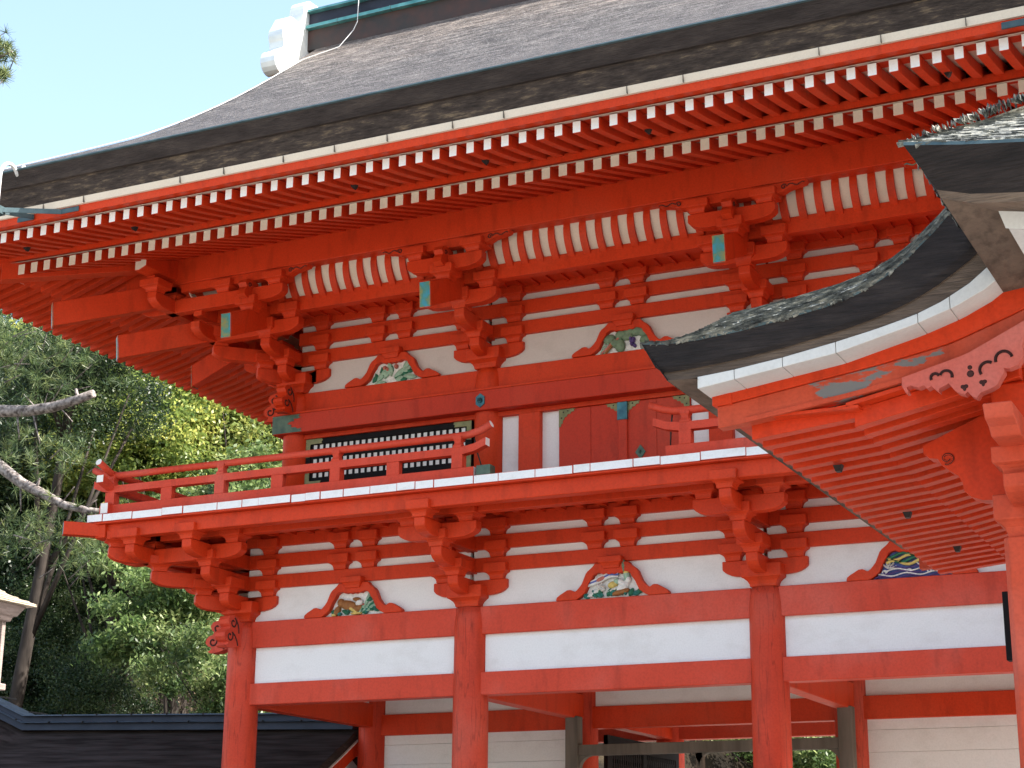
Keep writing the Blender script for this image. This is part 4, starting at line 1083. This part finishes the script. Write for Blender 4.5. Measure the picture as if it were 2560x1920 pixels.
# purlin, carved supports, post
PXC = 9.285
part('porch_purlin', MB().box(PXC-.085, PXC+.085, YV+.33, YF-.33, 3.70, 3.885), RED, HA, .01)
for py, q in ((-7.0, -1), (-3.7, 1)):
    def ay(y): return py-q*0+y*(-q)          # +y runs outwards to the verge
    def prof_y(pts): return [(ay(u), v) for u, v in pts]
    sup = MB().prism(prof_y([(.46, 3.70), (.46, 3.655), (.43, 3.635), (.40, 3.64), (.36, 3.605), (.31, 3.60), (.27, 3.585), (-.55, 3.585), (-.60, 3.62), (-.68, 3.64), (-.72, 3.70)]), 'x', PXC-.065, PXC+.065)
    part('purlin_support', sup, RED_OLD, HA, .005)
    part('purlin_nosing', MB().prism(prof_y([(.50, 3.80), (.47, 3.725), (.36, 3.715), (.30, 3.69), (.22, 3.70), (.22, 3.84), (.50, 3.86)]), 'x', PXC-.10, PXC+.10), RED_OLD, HA, .006)
    part('bracket_arm', MB().prism(prof_y(arm_poly(-.36, .36, 3.345, 3.46, True)), 'x', PXC-.06, PXC+.06), RED_OLD, HA, .005)
    for dy in (-.25, 0, .25): part('bearing_block', MB().rings([(a*.86, b*.86) for a, b in BLK], PXC, py+dy, 3.455), RED_OLD, HA, .004)
    part('capital_block', MB().rings([(a, b*.80) for a, b in CAP], PXC, py, 3.205), RED_OLD, HA, .005)
    pm = MB(); c = .025; h = .122
    oct_ = [(-h+c, -h), (h-c, -h), (h, -h+c), (h, h-c), (h-c, h), (-h+c, h), (-h, h-c), (-h, -h+c)]
    pm.prism([(PXC+u, py+v) for u, v in oct_], 'z', .12, 3.21)
    pp_ = part('porch_post', pm, RED_OLD, HA, .004)
    part('base_stone', MB().rings([(0, .3), (.08, .28), (.125, .2)], PXC, py, 0), STONE, pp_, .006)
    tb = [(9.23, 3.905), (9.083, 3.861), (8.778, 3.731), (8.78, 3.692), (8.807, 3.665), (8.849, 3.658), (8.862, 3.63), (8.898, 3.598), (8.943, 3.564), (8.961, 3.529), (8.966, 3.487), (9.001, 3.453), (9.05, 3.434), (9.105, 3.429), (9.136, 3.408), (9.23, 3.40)]
    tbm = MB().prism(tb, 'y', py+.05, py+.15)
    tbm.tube([(8.895+.030*math.cos(a)*(1-a/10), py+.05, 3.655+.026*math.sin(a)*(1-a/10)) for a in np.linspace(-2, 6, 16)], .008, 5, 1)
    part('carved_side_bracket', tbm, [RED, GROOVE], HA, .008)
# tie between the posts, dark board
part('porch_tie', MB().box(PXC-.08, PXC+.08, -6.84, -3.86, 2.86, 3.08), RED_OLD, HA, .006)
part('dark_board', MB().box(PXC-.175, PXC-.124, -6.95, -6.89, 2.66, 2.985), BLACK, HA, .003)
# carved pendant hiding the purlin end (on the bargeboard)
car = [(8.832, 3.915), (8.828, 3.875), (8.846, 3.838), (8.858, 3.842), (8.850, 3.865), (8.868, 3.872), (8.905, 3.858), (8.93, 3.866), (8.945, 3.848), (8.965, 3.858), (8.985, 3.838), (8.998, 3.826), (9.0, 3.842),
       (9.02, 3.850), (9.045, 3.862), (9.06, 3.838), (9.085, 3.812), (9.115, 3.80), (9.128, 3.812), (9.145, 3.79), (9.168, 3.777), (9.185, 3.80), (9.21, 3.808), (9.235, 3.815), (9.262, 3.83), (9.282, 3.862), (9.298, 3.885), (9.296, 3.905),
       (9.32, 3.90), (9.36, 3.912), (9.388, 3.95), (9.385, 4.0), (9.40, 4.06), (9.42, 4.10)]
cpoly = [(x-.0, z) for x, z in car] + [(x, rbot(x)+.004) for x in np.linspace(9.42, 8.832, 14)]
for y0, s in ((YV+.155, 1), (YF-.155, -1)):
    cm_ = MB().prism(cpoly, 'y', y0, y0+s*.06)
    def curl(pts): cm_.tube([(x, y0-s*.001, z) for x, z in pts], .0075, 5, 1)
    ar = lambda cx, cz, r, a0, a1: [(cx+r*math.cos(a), cz+r*math.sin(a)) for a in np.linspace(a0, a1, 12)]
    curl(ar(8.985, 3.895, .020, 3.6, .4)); curl(ar(9.035, 3.895, .028, 2.8, -.3)); curl(ar(9.225, 3.905, .036, 3.7, 1.0)); curl(ar(9.30, 3.945, .038, 3.4, .2))
    for x, z, r in ((9.145, 3.925, .011), (9.146, 3.895, .017)): cm_.blob((x, y0, z), (r, .004, r), 1, 10, 6)
    for x, z in ((9.115, 3.833), (9.20, 3.845)):
        cm_.blob((x-.007, y0, z+.004), (.011, .004, .010), 1, 8, 6); cm_.blob((x+.007, y0, z+.005), (.011, .004, .010), 1, 8, 6); cm_.blob((x, y0, z-.005), (.008, .004, .012), 1, 8, 6)
    part('carved_pendant', cm_, [PINK, GROOVE], HA, .006)

# main roof corner above the porch
CXm, CYm = 9.2, -8.9
def slope_y(y):            # eave height along the south side, lifted at the corner
    d = abs(y-CYm); return .16*max(0, 1-d/2.4)**2
def zs(x): d = x-CXm; return 4.483-.19*d+.075*d*d if d < 1.2 else 4.483-.19*1.2+.075*1.44
mx = np.linspace(CXm, 14.5, 24)
mb = MB()
south = [(x, CYm, zs(x)) for x in mx]
rows = [south]
for k in range(1, 12):
    d = k*.28
    rows.append([(x if x > CXm+d else CXm+d, CYm+d, max(zs(x)+.0, 0)*0 + zs(max(x, CXm+d)) + .70*d+.03*d*d) for x in mx])
mb.grid(rows, 0)
wy = np.linspace(CYm, -2.0, 26)
rows = []
for k in range(0, 12):
    d = k*.28
    rows.append([(CXm+d, max(y, CYm+d), (zs(CXm+d) if k else 4.483)*(1-min(1, abs(max(y, CYm+d)-CYm)/1.6)) + (4.50)*min(1, abs(max(y, CYm+d)-CYm)/1.6) + .70*d+.03*d*d) for y in wy])
mb.grid(rows, 0)
TH = .185
e1 = south; 
mb.grid([e1, [(x+.0, y-.004, z-.016) for x, y, z in e1]], 2, False)
f1 = [(x, y-.004, z-.016) for x, y, z in e1]; f2 = [(max(x, CXm+.10)+0, y+.10, z-TH) for x, y, z in e1]
mb.grid([f1, f2], 1, False)
w0 = [(CXm, y, 4.483+(4.50-4.483)*min(1, abs(y-CYm)/1.6)) for y in wy]
g2 = [(x+.10, max(y, CYm+.10), z-TH) for x, y, z in w0]
mb.grid([w0, g2], 1, False)
f3 = [(max(x, CXm+.11), y+.012, z-.034) for x, y, z in f2]; g3_ = [(x+.012, max(y, CYm+.112), z-.034) for x, y, z in g2]
mb.grid([f2, f3], 3, False); mb.grid([g2, g3_], 3, False)
f4 = [(max(x, CXm+.30), y+.18, z+.02) for x, y, z in f3]; g4 = [(x+.18, max(y, CYm+.30), z+.02) for x, y, z in g3_]
mb.grid([f3, f4], 3, False); mb.grid([g3_, g4], 3, False)
part('main_roof', mb, [BARKR, BARKD, STEEL, BARKP], HA)
mb = MB()
f5 = [(max(x, CXm+.32), y+.02, z-.07) for x, y, z in f4]; g5 = [(x+.02, max(y, CYm+.32), z-.07) for x, y, z in g4]
f6 = [(max(x, CXm+.62), y+.30, z+.05) for x, y, z in f5]; g6 = [(x+.30, max(y, CYm+.62), z+.05) for x, y, z in g5]
mb.grid([f4, f5, f6], 0, False); mb.grid([g4, g5, g6], 0, False)
part('main_edge_board', mb, GREYW, HA)
f7 = [(max(x, CXm+2.4), CYm+2.4, z+.35) for x, y, z in f6]; g7 = [(CXm+2.4, max(y, CYm+2.4), z+.35) for x, y, z in g6]
part('main_soffit', MB().grid([f6, f7], 0, False).grid([g6, g7], 0, False), RED_OLD, HA)
def samp2(r_):
    x = CXm+3*r_.random(); d = .55*r_.random()**1.3
    x = max(x, CXm+d)
    return (x, CYm+d, zs(x)+.70*d+.03*d*d+.0), (1, 0, -.1), (0, -.70, 1)
def samp3(r_):
    d = 1.2*r_.random()**1.5; y = max(CYm+d, CYm+2.2*r_.random())
    return (CXm+d, y, 4.49+.70*d+.03*d*d), (0, 1, 0), (-.70, 0, 1)
part('bark_flakes', flakes(2600, samp2, 9), BARKR, HA, kind='stuff'); part('bark_flakes', flakes(1500, samp3, 11), BARKR, HA, kind='stuff')
part('hall_wall', MB().box(11.9, 12.0, -6.4, -1.5, 0, 4.6), PLASTER, HA)
part('hall_wall', MB().box(12.0, 15, -6.4, -6.3, 0, 4.6), PLASTER, HA)
for y in (-6.35, -3.9, -1.5): part('hall_post', MB().lathe([(.15, 0), (.15, 4.5)], 11.9, y), RED_OLD, HA)

# ================================================================== TREES
def np_mesh(name, V, nq, mat, tint):
    me = bpy.data.meshes.new(name)
    me.vertices.add(len(V)); me.vertices.foreach_set('co', V.astype(np.float32).ravel())
    me.loops.add(nq*4); me.loops.foreach_set('vertex_index', np.arange(nq*4, dtype=np.int32))
    me.polygons.add(nq); me.polygons.foreach_set('loop_start', np.arange(0, nq*4, 4, dtype=np.int32)); me.polygons.foreach_set('loop_total', np.full(nq, 4, dtype=np.int32))
    at = me.attributes.new('tint', 'FLOAT', 'FACE'); at.data.foreach_set('value', tint.astype(np.float32))
    me.materials.append(mat); me.update(calc_edges=True); return me
def unit(a): return a/np.maximum(np.linalg.norm(a, axis=1, keepdims=True), 1e-6)
def leaves(rng, centers, n, sig, ll, lw, mat, name, upb=.6, tmean=None):
    k = rng.integers(0, len(centers), n); c = centers[k]+rng.normal(0, 1, (n, 3))*np.array([sig, sig, sig*.62])
    nrm = unit(rng.normal(0, 1, (n, 3))+np.array([.15, -.1, upb])); t = unit(np.cross(nrm, rng.normal(0, 1, (n, 3)))); b = np.cross(nrm, t)
    L = ll*rng.uniform(.7, 1.25, (n, 1)); Wd = lw*rng.uniform(.7, 1.2, (n, 1))
    V = np.stack([c-t*L*.5, c+b*Wd*.5+nrm*Wd*.1, c+t*L*.5, c-b*Wd*.5+nrm*Wd*.1], 1).reshape(-1, 3)
    ct = rng.uniform(.15, .75, len(centers)) if tmean is None else tmean
    return np_mesh(name, V, n, mat, np.clip(ct[k]+rng.normal(0, .16, n), 0, 1))
def crown_centers(rng, n, rx, rz, lobes):
    out = []
    lob = [(np.array([rng.uniform(-.55, .55)*rx, rng.uniform(-.55, .55)*rx, rng.uniform(-.6, .55)*rz]), rng.uniform(.42, .68)) for _ in range(lobes)]
    while len(out) < n:
        c, s = lob[rng.integers(lobes)]; d = rng.normal(0, 1, 3); d /= np.linalg.norm(d)
        r = rng.uniform(.55, 1.0)**.6
        p = c+d*np.array([rx, rx, rz*.8])*s*r
        if d[2] > -.75: out.append(p)
    return np.array(out)
PROTO = {}
def make_proto(kind, seed):
    rng = np.random.default_rng(seed)
    if kind == 'broad':
        cc = crown_centers(rng, 170, 2.7, 2.9, 10); me = leaves(rng, cc, 46000, .25, .125, .064, LEAF, 'crown')
    elif kind == 'dark':
        cc = crown_centers(rng, 190, 2.5, 3.1, 8); me = leaves(rng, cc, 46000, .28, .10, .05, LEAFD, 'crown')
    elif kind == 'bush':
        cc = crown_centers(rng, 90, 1.5, 1.5, 8); me = leaves(rng, cc, 17000, .16, .115, .05, LEAFG, 'crown')
    else:
        cc = crown_centers(rng, 330, 2.4, 2.6, 8); cc = cc[rng.permutation(len(cc))]
        me = needle_mesh(rng, np.repeat(cc, 4, 0)+rng.normal(0, .30, (len(cc)*4, 3)), 'crown', 20, .17, .013)
    return me, cc
def needle_mesh(rng, tufts, name, per, ln, wd):
    n = len(tufts)*per; k = np.repeat(np.arange(len(tufts)), per)
    ax = unit(rng.normal(0, 1, (len(tufts), 3))+np.array([0, 0, .7]))
    d = unit(ax[k]*.55+rng.normal(0, .6, (n, 3))); s = unit(np.cross(d, rng.normal(0, 1, (n, 3))))*wd*.5
    L = ln*rng.uniform(.7, 1.15, (n, 1)); c = tufts[k]
    V = np.stack([c-s, c+s, c+d*L+s*.35, c+d*L-s*.35], 1).reshape(-1, 3)
    return np_mesh(name, V, n, NEEDLE, np.clip(rng.uniform(.2, .75, len(tufts))[k]+rng.normal(0, .15, n), 0, 1))
def trunk_mb(rng, h, cc, r0, lean=(0, 0), nb=9):
    """h: height of the crown centre above the ground"""
    mb = MB(); top = np.array([lean[0], lean[1], h])
    pts = [(lean[0]*t**1.4+.12*math.sin(t*5+h), lean[1]*t**1.4+.10*math.cos(t*4), h*t*1.05-.3) for t in np.linspace(0, 1, 9)]
    mb.tube(pts, [r0*(1-.62*t) for t in np.linspace(0, 1, 9)], 9)
    for i in range(nb):
        q = cc[rng.integers(len(cc))]+top; s = np.array(pts[int(rng.integers(4, 9))]); m_ = (s+q)/2+np.array([0, 0, -.25])
        mb.tube([tuple(s), tuple(m_), tuple(q)], [r0*.36, r0*.22, r0*.07], 6)
    return mb, top
for kd, seeds in (('broad', (1, 2, 3)), ('dark', (4, 5)), ('bush', (6, 7)), ('pine', (8, 9))):
    PROTO[kd] = [make_proto(kd, s) for s in seeds]
tn = {}
def tree(kd, x, y, zc, sc, label, group, seed, r0=.16, lean=(0, 0), name=None, gz=None):
    rng = np.random.default_rng(seed*31+7); gz = hill_z(x, y) if gz is None else gz
    me, cc = PROTO[kd][seed % len(PROTO[kd])]
    name = name or {'broad': 'broadleaf_tree', 'dark': 'evergreen_tree', 'bush': 'evergreen_shrub', 'pine': 'pine_tree'}[kd]
    r = thing(name, label, 'shrub' if kd == 'bush' else 'tree', (x, y, gz), group)
    tm, top = trunk_mb(rng, zc-gz, cc*sc, r0, lean)
    part('trunk', tm, TRUNK, r)
    c = ob('crown', me, r, tuple(top), float(rng.uniform(0, 6.28))); c.scale = (sc, sc, sc*float(rng.uniform(.9, 1.1)))
    return r
def px_at(k, y): return 10.605-(y+15.301)*k
G1 = 'trees on the wooded hillside'
tree('broad', px_at(.79, 15), 15, 11.2, 1.0, 'bright yellow-green broadleaf tree in the middle of the hillside, just above the balcony rail', G1, 1)
tree('broad', px_at(.70, 17), 17, 11.4, 1.05, 'broadleaf tree seen through the balcony railing beside the gate pillar', G1, 2)
tree('broad', px_at(.865, 16), 16, 11.4, 1.0, 'lit broadleaf tree rising behind the upper bare pine branch', G1, 3)
tree('dark', px_at(.965, 13.5), 13.5, 9.6, 1.05, 'dark evergreen tree at the left border behind the pine branches', G1, 4, .22)
tree('broad', px_at(.755, 15.5), 15.5, 9.2, .9, 'bright broadleaf tree right above the corner of the balcony rail', G1, 6)
LB = 'leafy tree high on the hillside showing below the gate eave'
for i, (k, y, zc, s, kd) in enumerate(((.69, 23, 15.0, 1.15, 'broad'), (.76, 21, 14.6, 1.1, 'dark'), (.82, 24, 16.0, 1.15, 'broad'), (.90, 22, 15.0, 1.1, 'broad'), (.98, 23, 15.2, 1.15, 'dark'),
        (.73, 31, 18.2, 1.25, 'dark'), (.80, 30, 18.6, 1.2, 'broad'), (.87, 31, 18.9, 1.25, 'broad'), (.95, 30, 18.4, 1.2, 'dark'))):
    tree(kd, px_at(k, y), y, zc, s, LB, 'upper hillside trees', 10+i)
for i, (k, y, zc) in enumerate(((.80, 17, 7.6), (.87, 16, 7.2), (.94, 15, 6.6), (.83, 12.5, 4.9), (.90, 12.5, 5.0), (.97, 12, 4.8), (.865, 13.5, 6.4), (.93, 14, 6.4), (.74, 19, 8.6), (.84, 21, 9.6), (.91, 22, 10.0), (.99, 20, 9.2), (.78, 23, 11.0))):
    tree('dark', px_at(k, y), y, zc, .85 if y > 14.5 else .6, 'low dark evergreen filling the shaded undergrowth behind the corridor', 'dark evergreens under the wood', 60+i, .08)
tree('bush', px_at(.755, 11), 11, 6.6, 1.05, 'light green shrub beside the front corner pillar above the corridor roof', 'shrubs behind the corridor', 30, .07)
tree('bush', px_at(.715, 12.5), 12.5, 8.6, 1.25, 'tall glossy shrub directly below the corner brackets', 'shrubs behind the corridor', 31, .08)
tree('bush', px_at(.70, 10.5), 10.5, 5.0, .9, 'low shrub between the pillar and the corridor ridge', 'shrubs behind the corridor', 32, .06)
tree('pine', px_at(.805, 12.5), 12.5, 8.3, .55, 'pine tree with drooping needles left of the corner brackets', G1, 40, .15)
tree('pine', px_at(.93, 18), 18, 13.2, .95, 'pine tree mid-slope at the left among the evergreens', G1, 41, .17)
tree('dark', px_at(.905, 10.5), 10.5, 11.2, .75, 'thin dark trunk leaning beside the lantern roof', G1, 5, .19, (.9, .3))
for i, (x, y) in enumerate(((-5.6, 25), (-3.6, 26), (-1.4, 25), (-7.5, 27))):
    tree('bush', x, y, 4.6, 1.3, 'light green shrub seen through the gate passage', 'shrubs beyond the gate passage', 50+i, .07, gz=hill_z(x, y))
# pine whose bare branches reach in from the left
pr = thing('pine_tree', 'tall pine at the left edge reaching in with two bare pale branches', 'tree', (-10.3, 4.6, 0), 'pines at the left edge')
pr['group'] = 'pines at the left edge'
O = np.array([-10.3, 4.6, 0])
def rel(p): return tuple(np.array(p)-O)
part('trunk', MB().tube([(0, 0, 0), (.1, .05, 4), (-.1, .1, 8), (.15, 0, 11.5), (.1, .1, 15.5)], [.30, .27, .23, .17, .05], 12), PINEBARK, pr)
def branch(pts, r0, r1, stubs):
    n = len(pts); m = MB().tube([rel(p) for p in pts], list(np.linspace(r0, r1, n)), 9)
    for p, q, r in stubs: m.tube([rel(p), rel(q)], [r, r*.5], 6)
    return part('branch', m, PINEBARK, pr)
branch([(-10.3, 4.6, 8.9), (-9, 4.3, 8.72), (-8.2, 4.1, 8.55), (-7.43, 4, 8.49), (-6.9, 4, 8.43), (-6.4, 4, 8.44), (-5.95, 4, 8.50), (-5.67, 4, 8.56)], .12, .062,
       [((-5.95, 4, 8.5), (-5.98, 3.97, 8.66), .04), ((-6.7, 4, 8.43), (-6.9, 3.9, 8.66), .012), ((-6.6, 4, 8.44), (-6.45, 3.9, 8.62), .012), ((-6.3, 4, 8.44), (-6.1, 4.1, 8.2), .012), ((-7.1, 4, 8.45), (-7.0, 4, 8.0), .02), ((-6.8, 4, 8.42), (-6.6, 4, 7.9), .015)])
branch([(-10.3, 4.6, 9.0), (-9.2, 4.3, 8.6), (-8.2, 4.1, 8.1), (-7.33, 4, 7.63), (-6.87, 4, 7.32), (-6.4, 4, 7.10), (-6.05, 4, 6.92), (-5.6, 4, 6.80), (-5.35, 4.05, 6.77)], .12, .04,
       [((-6.6, 4, 7.2), (-6.5, 3.95, 7.35), .03), ((-6.1, 4, 6.95), (-5.8, 3.9, 7.15), .012), ((-5.7, 4, 6.82), (-5.45, 4, 6.95), .012), ((-6.9, 4, 7.33), (-6.85, 4, 6.9), .018)])
rng = np.random.default_rng(77)
tips = []
def spray(a, b, n, sp):
    for t in rng.uniform(0, 1, n): tips.append(np.array(a)*(1-t)+np.array(b)*t+rng.normal(0, 1, 3)*np.array(sp))
spray((-9.2, 4.5, 9.6), (-6.2, 4.3, 9.3), 230, (.35, .5, .38)); spray((-9.0, 4.6, 8.2), (-6.4, 4.4, 7.7), 90, (.35, .5, .22))
spray((-8.4, 4.4, 6.9), (-5.6, 4.3, 6.4), 120, (.4, .5, .22)); spray((-9.5, 4.6, 10.0), (-7.6, 4.4, 9.7), 200, (.3, .5, .25))
spray((-8.6, 4.2, 14.75), (-7.88, 4.0, 14.60), 40, (.05, .1, .09)); spray((-8.3, 4.2, 14.35), (-7.98, 4.0, 14.2), 18, (.04, .1, .05))
spray((-12.2, 4.6, 12), (-11.0, 4.8, 16), 300, (.6, .7, .8))
part('foliage', (lambda me: None) and MB(), NEEDLE, pr) if False else ob('foliage', needle_mesh(rng, np.array(tips)-O, 'foliage', 26, .16, .011), pr)
tw = MB()
for p in tips[::5]:
    q = p+np.array([-.35, .1, -.12])+rng.normal(0, .08, 3); tw.tube([rel(q), rel(p)], [.012, .005], 5)
part('twigs', tw, PINEBARK, pr, kind='stuff')
part('branch', MB().tube([rel((-10.3, 4.6, 14)), rel((-9, 4.3, 14.5)), rel((-8.3, 4.1, 14.6)), rel((-7.9, 4, 14.58))], [.08, .05, .03, .012], 7), PINEBARK, pr)
# bare shrubs in the shade of the wood
def bare_shrub(seed, n=26, h=2.4):
    r_ = random.Random(seed); m = MB()
    def grow(p, d, l, r, lv):
        q = p+d*l; m.tube([tuple(p), tuple((p+q)/2+Vector((r_.gauss(0, .04), r_.gauss(0, .04), 0))), tuple(q)], [r, r*.8, r*.55], 4)
        if lv:
            for _ in range(r_.choice((2, 3))): grow(q, (d+Vector((r_.gauss(0, .45), r_.gauss(0, .45), r_.gauss(.05, .25)))).normalized(), l*r_.uniform(.6, .8), r*.58, lv-1)
    for _ in range(6): grow(Vector((r_.gauss(0, .15), r_.gauss(0, .15), 0)), Vector((r_.gauss(0, .35), r_.gauss(0, .35), 1)).normalized(), h*.34, .022, 4)
    return m.mesh('bare_shrub', [TWIG])
bs = [bare_shrub(i) for i in range(3)]
for i, (k, y) in enumerate(((.76, 12), (.80, 13), (.84, 12.2), (.88, 13.5), (.92, 12.5), (.96, 13), (.78, 16), (.85, 16.5), (.91, 16), (.74, 14.5), (.72, 11.2))):
    x = px_at(k, y)
    o = ob('bare_shrub', bs[i % 3], None, (x, y, hill_z(x, y)-.05), i*1.3, label='leafless twiggy shrub in the dark undergrowth below the wood', category='shrub', group='bare shrubs under the trees')
    o.scale = (1.2, 1.2, 1.1+.1*(i % 3))
# undergrowth: fallen leaves and sprigs on the slope
n = 42000
k_ = rng.uniform(.66, 1.02, n); yy = 8.5+rng.uniform(0, 1, n)**1.4*20; xx = 10.605-(yy+15.301)*k_
zz = np.array([hill_z(a, b) for a, b in zip(xx, yy)])+rng.exponential(.16, n)
c = np.stack([xx, yy, zz], 1); nrm = unit(rng.normal(0, 1, (n, 3))+np.array([0, -.3, .5])); t = unit(np.cross(nrm, rng.normal(0, 1, (n, 3)))); b = np.cross(nrm, t)
L = rng.uniform(.06, .15, (n, 1)); Wd = L*rng.uniform(.25, .6, (n, 1))
V = np.stack([c-t*L*.5, c+b*Wd*.5, c+t*L*.5, c-b*Wd*.5], 1).reshape(-1, 3)
DRY = leaf_mat('undergrowth_leaves', (.025, .04, .012), (.06, .045, .025), (.26, .20, .12), .3)
ug = ob('undergrowth', np_mesh('undergrowth', V, n, DRY, rng.uniform(0, 1, n)), None, kind='stuff')
